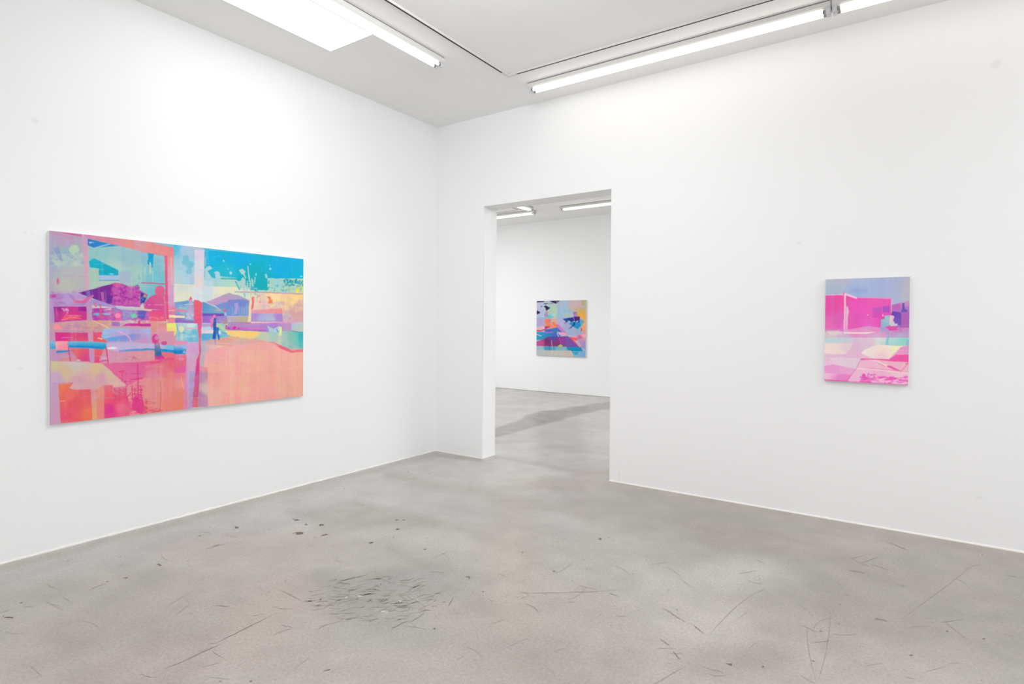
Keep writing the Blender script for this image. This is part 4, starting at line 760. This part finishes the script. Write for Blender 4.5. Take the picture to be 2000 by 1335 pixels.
def floor_object():
    x0, x1, y0, y1 = BXL-W, XR+W, YF-W, D+W; st = .034
    nx, ny = int((x1-x0)/st), int((y1-y0)/st)
    gx, gy = np.meshgrid(np.linspace(x0, x1, nx), np.linspace(y0, y1, ny))
    d = np.stack([gx-CAM[0], gy-CAM[1], np.full(gx.shape, -CAM[2])], -1)
    dp = d@_F2; ok = dp > .4; dq = np.where(ok, dp, 1)
    X = np.where(ok, 1000+F_PX*(d@_R3)/dq, -9e4); Y = np.where(ok, PPY-F_PX*(d@_U3)/dq, -9e4)
    A = StainAndLight(X, Y, 21); P, E, L = A.poly, A.ell, A.line
    def mul(fn, *a, c=(.9, .9, .9), al=1., soft=20, noise=None):
        fn(*a, c, al, soft, noise)
    nz = ('mid', 1.4, .35)
    mul(P, [(-200, 1100), (850, 860), (1190, 935), (1100, 1010), (400, 1080), (-200, 1230)], c=(1.035, 1.04, 1.045), soft=120)
    mul(P, [(1150, 930), (2300, 1130), (2300, 1400), (1500, 1250)], c=(.895, .885, .873), soft=130)
    mul(P, [(-300, 1200), (700, 1080), (1500, 1200), (2200, 1420), (-300, 1420)], c=(.985, .975, .965), soft=140)
    # broad worn and damp-looking zones, with the doorway's reflection painted in
    mul(E, 740, 1168, 135, 50, c=(.885, .89, .885), soft=26, noise=('fine', 1.2, .45)); mul(E, 640, 1130, 40, 18, c=(.84, .85, .85), al=.7, soft=14, noise=nz); mul(E, 820, 1140, 80, 40, c=(.9, .9, .9), al=.8, soft=24)
    mul(E, 712, 1160, 60, 17, c=(.99, .96, .945), al=.75, soft=16, noise=nz); mul(E, 735, 1240, 110, 26, c=(.92, .925, .92), al=.7, soft=26)
    mul(E, 545, 1150, 70, 30, c=(.985, .955, .95), soft=46); mul(E, 430, 1240, 200, 60, c=(1.0, .985, .978), al=.8, soft=80)
    mul(E, 145, 1235, 58, 34, c=(.92, .905, .895), al=.9, soft=26); mul(E, 280, 1190, 190, 75, c=(.96, .955, .945), al=.8, soft=60, noise=nz); mul(E, 300, 1130, 60, 22, c=(.94, .935, .92), al=.8, soft=22)
    mul(E, 500, 1065, 190, 24, c=(.965, .955, .95), soft=40); mul(E, 170, 1150, 90, 20, c=(.965, .96, .95), soft=24)
    mul(P, [(560, 1000), (680, 985), (840, 1010), (880, 1040), (760, 1030), (640, 1040)], c=(.94, .935, .925), al=.9, soft=20); mul(L, [(700, 985), (860, 1025), (980, 1060)], 18, c=(.93, .93, .92), al=.8, soft=14); mul(L, [(760, 1070), (860, 1120), (950, 1135)], 20, c=(.92, .92, .91), al=.85, soft=16)
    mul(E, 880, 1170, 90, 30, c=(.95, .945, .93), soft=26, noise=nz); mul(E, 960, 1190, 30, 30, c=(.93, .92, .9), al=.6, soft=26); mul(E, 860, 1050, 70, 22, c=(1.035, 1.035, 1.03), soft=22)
    mul(L, [(760, 930), (960, 965), (1190, 1010)], 16, c=(.95, .945, .935), al=.8, soft=14); mul(E, 985, 1050, 60, 60, c=(.99, .975, .955), al=.7, soft=40); mul(E, 1000, 1130, 46, 110, c=(1.025, 1.005, .975), al=.7, soft=60); mul(E, 1000, 980, 60, 26, c=(.97, .955, .93), al=.8, soft=26)  # warm light ellipse paints in the next room's reflection below the doorway
    mul(E, 1160, 990, 60, 22, c=(.94, .93, .915), soft=20); mul(L, [(1170, 985), (1260, 1020), (1370, 1070)], 22, c=(.93, .925, .92), al=.9, soft=18)
    mul(P, [(1325, 1018), (1440, 1022), (1520, 1042), (1610, 1044), (1690, 1085), (1600, 1085), (1480, 1076), (1390, 1062)], c=(.905, .885, .875), soft=14); mul(P, [(1500, 1040), (1600, 1040), (1620, 1060), (1520, 1062)], c=(.88, .865, .86), al=.6, soft=12)
    mul(P, [(1600, 1080), (1670, 1085), (1790, 1120), (1900, 1150), (2000, 1170), (2000, 1190), (1850, 1165), (1720, 1135), (1650, 1110)], c=(.89, .875, .865), soft=16); mul(E, 1750, 1050, 180, 26, c=(.95, .93, .92), soft=26); mul(E, 1940, 1110, 90, 26, c=(.93, .915, .905), soft=24)
    mul(E, 1690, 1200, 90, 34, c=(.92, .905, .9), al=.9, soft=26, noise=nz); mul(E, 1560, 1215, 80, 32, c=(.93, .92, .91), al=.9, soft=26, noise=nz); mul(E, 1400, 1300, 70, 30, c=(.92, .905, .895), al=.8, soft=22, noise=nz); mul(E, 1500, 1285, 60, 28, c=(.92, .905, .9), al=.8, soft=20, noise=nz); mul(E, 1225, 1290, 55, 26, c=(.93, .92, .905), al=.9, soft=22, noise=nz); mul(E, 1950, 1260, 90, 40, c=(.95, .935, .93), soft=30, noise=nz); mul(E, 1430, 1120, 120, 34, c=(1.02, 1.025, 1.02), soft=36); mul(E, 1350, 1210, 120, 50, c=(1.02, 1.015, 1.01), soft=50)
    mul(E, 1080, 1260, 60, 30, c=(.96, .95, .94), soft=22, noise=nz); mul(E, 1015, 1285, 34, 30, c=(.9, .88, .85), al=.8, soft=20, noise=nz)
    # contact shade painted along the wall feet, plus darker marks in the doorway
    mul(L, [(1195, 942), (1350, 972), (1500, 999), (1700, 1035), (2000, 1089)], 26, c=(.93, .91, .895), al=.9, soft=22); mul(L, [(855, 884), (940, 898)], 8, c=(.92, .91, .9), soft=6); mul(L, [(0, 1110), (350, 1018), (700, 926), (850, 886)], 12, c=(.95, .945, .935), al=.8, soft=10)
    mul(L, [(968, 893), (1050, 905), (1190, 930)], 6, c=(.92, .905, .88), al=.8, soft=6); mul(E, 1170, 926, 40, 7, c=(.88, .86, .83), al=.8, soft=7); mul(E, 1100, 945, 120, 14, c=(.975, .96, .94), soft=14)
    # dark patched trench in the next room's floor
    mul(P, [(940, 846), (985, 829), (1030, 813), (1070, 803), (1110, 797), (1150, 789), (1205, 782), (1205, 794), (1160, 803), (1110, 817), (1075, 826), (1045, 833), (1010, 843), (970, 852)], c=(.80, .775, .75), soft=3, noise=('fine', .7, .65)); mul(P, [(1030, 822), (1060, 808), (1110, 798), (1150, 792), (1150, 798), (1080, 822), (1050, 830)], c=(.70, .685, .665), al=.75, soft=5, noise=('fine', 1.4, .35))
    for yy, xx in ((786, 1010), (800, 1000), (770, 1080), (862, 985), (872, 1110), (880, 1160)): mul(E, xx, yy, 60, 4, c=(.95, .935, .915), soft=4, noise=nz)
    C = A.C*(1+.022*A.mid[..., None]+.012*A.fine[..., None])
    co = np.stack([gx, gy, np.zeros_like(gx)], -1).reshape(-1, 3)
    idx = np.arange(nx*ny).reshape(ny, nx)
    q = np.stack([idx[:-1, :-1], idx[:-1, 1:], idx[1:, 1:], idx[1:, :-1]], -1).reshape(-1, 4)
    # chips, gouges and scratches: flat slivers lying on the slab, part of the same mesh
    rnd = random.Random(5); ev = []; ef = []; em = []
    def gp(px, py):
        dd = _F2+_R3*((px-1000)/F_PX)-_U3*((py-PPY)/F_PX); t = -CAM[2]/dd[2]; return CAM+dd*t
    def el(px, py, hw, hh, slope=0.):
        """a mark on the slab: centre, direction, half length, half width"""
        nn = math.hypot(1, slope); c = gp(px, py); e = gp(px+hw/nn, py+slope*hw/nn)-c; f = gp(px-slope*hh/nn, py+hh/nn)-c
        la = np.linalg.norm(e[:2]); d = e[:2]/la
        return c, d, la, max(abs(d[0]*f[1]-d[1]*f[0]), .0009)
    base = len(co)
    def sliver(mk, mi, n=11, jag=.45):
        c, d, la, lb = mk; k = base+len(ev); nrm = np.array([-d[1], d[0]])
        for i in range(n):
            t = 2*math.pi*i/n; r = 1+jag*rnd.uniform(-1, 1)
            p = c[:2]+d*la*math.cos(t)*r+nrm*lb*math.sin(t)*r
            ev.append((p[0], p[1], .0006))
        ef.append(list(range(k, k+n))); em.append(mi)
    def scratch(mk, mi, n=14, bend=.06):
        c, d, la, lb = mk; k = base+len(ev); nrm = np.array([-d[1], d[0]]); bd = rnd.uniform(-1, 1)*bend*la
        for i in range(n+1):
            t = -1+2*i/n; w = lb*(1-abs(t)**3)*rnd.uniform(.5, 1.1)+.0002; m_ = c[:2]+d*la*t+nrm*(bd*(1-t*t)+lb*rnd.uniform(-1, 1))
            for sg in (1, -1): p = m_+nrm*w*sg; ev.append((p[0], p[1], .0005))
        for i in range(n): ef.append([k+2*i, k+2*i+1, k+2*i+3, k+2*i+2]); em.append(mi)
    chips = [(584, 1041, 9, 2.6, 0), (462, 1029, 4, 3, -.2), (628, 1025, 5, 2.6, .2), (635, 1044, 7, 2, -.25), (580, 1015, 6, 1.8, .1), (598, 1024, 4, 1.2, 0), (725, 1059, 5, 1.8, -.2), (777, 1033, 4, 1.6, 0), (830, 1072, 3, 1.6, 0), (914, 1126, 5, 1.2, .05), (789, 1015, 3, 1.2, 0), (708, 987, 2, 1.4, 0), (312, 1103, 6, 2, .3), (18, 1205, 8, 2, .1), (775, 1015, 4, 1.2, 0), (390, 1046, 4, 1, 0), (425, 1064, 5, 1, -.3), (1172, 1052, 3.5, 2, 0), (1082, 1115, 3, 1.6, .1), (1426, 1297, 5, 3, .2), (1490, 1301, 2.5, 1.6, 0), (1237, 1120, 2, 1.3, 0), (1779, 1279, 4, 1.4, 0), (1322, 1190, 2.5, 1.2, 0), (1640, 1180, 3, 1.2, 0), (1603, 1232, 2.5, 1.5, 0), (1020, 1078, 3, 1.4, 0), (1922, 1247, 3, 1.2, 0), (1850, 1232, 3, 1.2, 0), (944, 1155, 2.5, 1.6, 0), (849, 1227, 3, 2, 0), (489, 1330, 4, 1.6, 0), (1588, 1290, 3, 1.4, 0), (797, 921, 2, 1.2, 0), (838, 925, 2, 1, 0), (956, 890, 4, 1, 0), (626, 1170, 3, 2, 0), (244, 1128, 5, 1.2, .1), (210, 1135, 3, 1, -.1), (41, 1177, 3, 1.2, 0), (640, 1308, 9, 1.6, -.2), (430, 1330, 3, 1, 0)]
    marks = [(433, 1183, 17, .9, .06), (1675, 1116, 18, 1.4, .13), (1315, 1200, 28, 1.0, .62), (1365, 1228, 14, 1.2, .8), (1300, 1254, 12, 1.3, .6), (1322, 1280, 12, 1.3, 1.1), (1110, 1154, 105, .6, -.03), (1585, 1270, 60, .5, 6), (1612, 1250, 60, .5, -6), (1440, 1190, 60, .5, -.9), (1720, 1210, 14, 2, .2), (480, 1225, 60, .8, -.5), (380, 1280, 60, .8, -.45), (130, 1170, 10, .7, .6), (70, 1310, 16, .7, .9), (560, 1222, 12, .8, .25), (880, 1175, 10, 1, -2), (690, 1128, 30, 1.2, -.25), (672, 1138, 14, 1.2, .1), (780, 1220, 20, 1.2, -.5), (815, 1205, 18, 1, -.7), (720, 1160, 18, 1.4, -.15), (1750, 1065, 22, .8, .4), (1865, 1230, 30, .6, .8), (1290, 1330, 60, .6, -.6), (1840, 1150, 70, .5, -.75)]
    pale = [(752, 1194, 11, 2, -.1), (705, 1163, 8, 1, -.1), (778, 1174, 6, 2, -.2), (676, 1166, 4, 1, -.4), (745, 1140, 5, 2, 0), (1918, 1084, 7, 1, 0)]
    for c_ in chips:
        sliver(el(c_[0], c_[1], c_[2]*.85, c_[3]*.8, c_[4]), 1)
        if c_[2] > 4: sliver(el(c_[0]+rnd.uniform(-1, 1)*c_[2]*1.5, c_[1]+rnd.uniform(-3, 3), 1.6, .8), 1)
    for c_ in pale:
        for k_ in range(3): sliver(el(c_[0]+rnd.uniform(-.5, .5)*c_[2], c_[1]+rnd.uniform(-1.5, 1.5), c_[2]*rnd.uniform(.3, .6), c_[3]*.6, c_[4]+rnd.uniform(-.1, .1)), 3)
    for c_ in marks: scratch(el(*c_), 4 if c_[3] < .75 else 2)
    for _ in range(150):      # curled trowel marks in the rough patch
        a_ = rnd.uniform(0, 6.28); r_ = rnd.random()**.6; x_, y_ = 735+135*r_*math.cos(a_), 1168+46*r_*math.sin(a_)
        scratch(el(x_, y_, rnd.uniform(4, 16), rnd.uniform(.4, .9), rnd.uniform(-.5, .15)), rnd.choice((2, 4, 4, 4)), 7, .5)
    for _ in range(130):      # stray scratches
        x_, y_ = rnd.uniform(0, 2000), rnd.uniform(1000, 1330)
        if y_ < 1120-.25*x_ or y_ < 730+.178*x_+30: continue
        scratch(el(x_, y_, rnd.uniform(4, 26), .45, rnd.uniform(-.8, .8)), rnd.choice((2, 4, 4, 4)), 8, .3)
    for _ in range(420):      # specks
        x_, y_ = rnd.uniform(0, 2000), rnd.uniform(930, 1335)
        if y_ < 1120-.25*x_ or y_ < 725+.178*x_+30: continue
        sliver(el(x_, y_, rnd.uniform(.7, 1.6), rnd.uniform(.4, .8)), rnd.choice((1, 2, 2)), 6)
    co = np.vstack([co, np.array(ev)])
    tot = [4]*len(q)+[len(f) for f in ef]; lv = np.concatenate([q.ravel()]+[np.array(f) for f in ef])
    me = bpy.data.meshes.new('floor')
    me.vertices.add(len(co)); me.vertices.foreach_set('co', co.ravel().astype(np.float32))
    me.loops.add(len(lv)); me.loops.foreach_set('vertex_index', lv.astype(np.int32))
    st_ = np.concatenate([[0], np.cumsum(tot)[:-1]])
    me.polygons.add(len(tot)); me.polygons.foreach_set('loop_start', st_.astype(np.int32))
    me.polygons.foreach_set('material_index', np.array([0]*len(q)+em, np.int32))
    at = me.color_attributes.new('wear_and_light', 'FLOAT_COLOR', 'POINT'); rgba = np.full((len(co), 4), .5, np.float32)  # holds floor wear together with painted wall-foot shade and doorway reflection
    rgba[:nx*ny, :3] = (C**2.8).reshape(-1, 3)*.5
    at.data.foreach_set('color', rgba.ravel()); me.update(); me.validate()
    m, nt, b = mat('polished concrete'); g = N(nt)
    pos = g.n('ShaderNodeNewGeometry').outputs['Position']
    ca = g.n('ShaderNodeVertexColor', layer_name='wear_and_light').outputs[0]
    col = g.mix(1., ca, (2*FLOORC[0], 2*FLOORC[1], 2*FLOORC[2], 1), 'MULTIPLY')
    def noise2(vec, scale, detail=3, rough=.55, dist=0.): return g.n('ShaderNodeTexNoise', {'Vector': vec, 'Scale': scale, 'Detail': detail, 'Roughness': rough, 'Distortion': dist}, noise_dimensions='2D').outputs[0]
    # clouding, mottling and fine aggregate
    big = noise2(pos, .9, 4, .6); medn = noise2(pos, 3.6, 4, .55); fin = noise2(pos, 70, 3, .75)
    def grey(v): return g.n('ShaderNodeCombineColor', {0: v, 1: v, 2: v}).outputs[0]
    col = g.mix(1., col, grey(g.ramp(big, .3, .7, .955, 1.035)), 'MULTIPLY')
    col = g.mix(1., col, grey(g.ramp(medn, .25, .75, .94, 1.05)), 'MULTIPLY')
    col = g.mix(1., col, grey(g.ramp(fin, .2, .8, .86, 1.12)), 'MULTIPLY')
    nt.links.new(col, b.inputs['Base Color'])
    b.inputs['Specular IOR Level'].default_value = .38
    b.inputs['Roughness'].default_value = .27
    for nm, c_, ro_ in (('chip', (104, 94, 86), .6), ('scratch', (126, 117, 109), .4), ('pale scuff', (214, 210, 204), .6), ('faint scratch', (142, 134, 126), .3)):
        me.materials.append(m) if not len(me.materials) else None
        me.materials.append(simple('concrete '+nm, c_, ro_))
    return struct(link('floor', me))
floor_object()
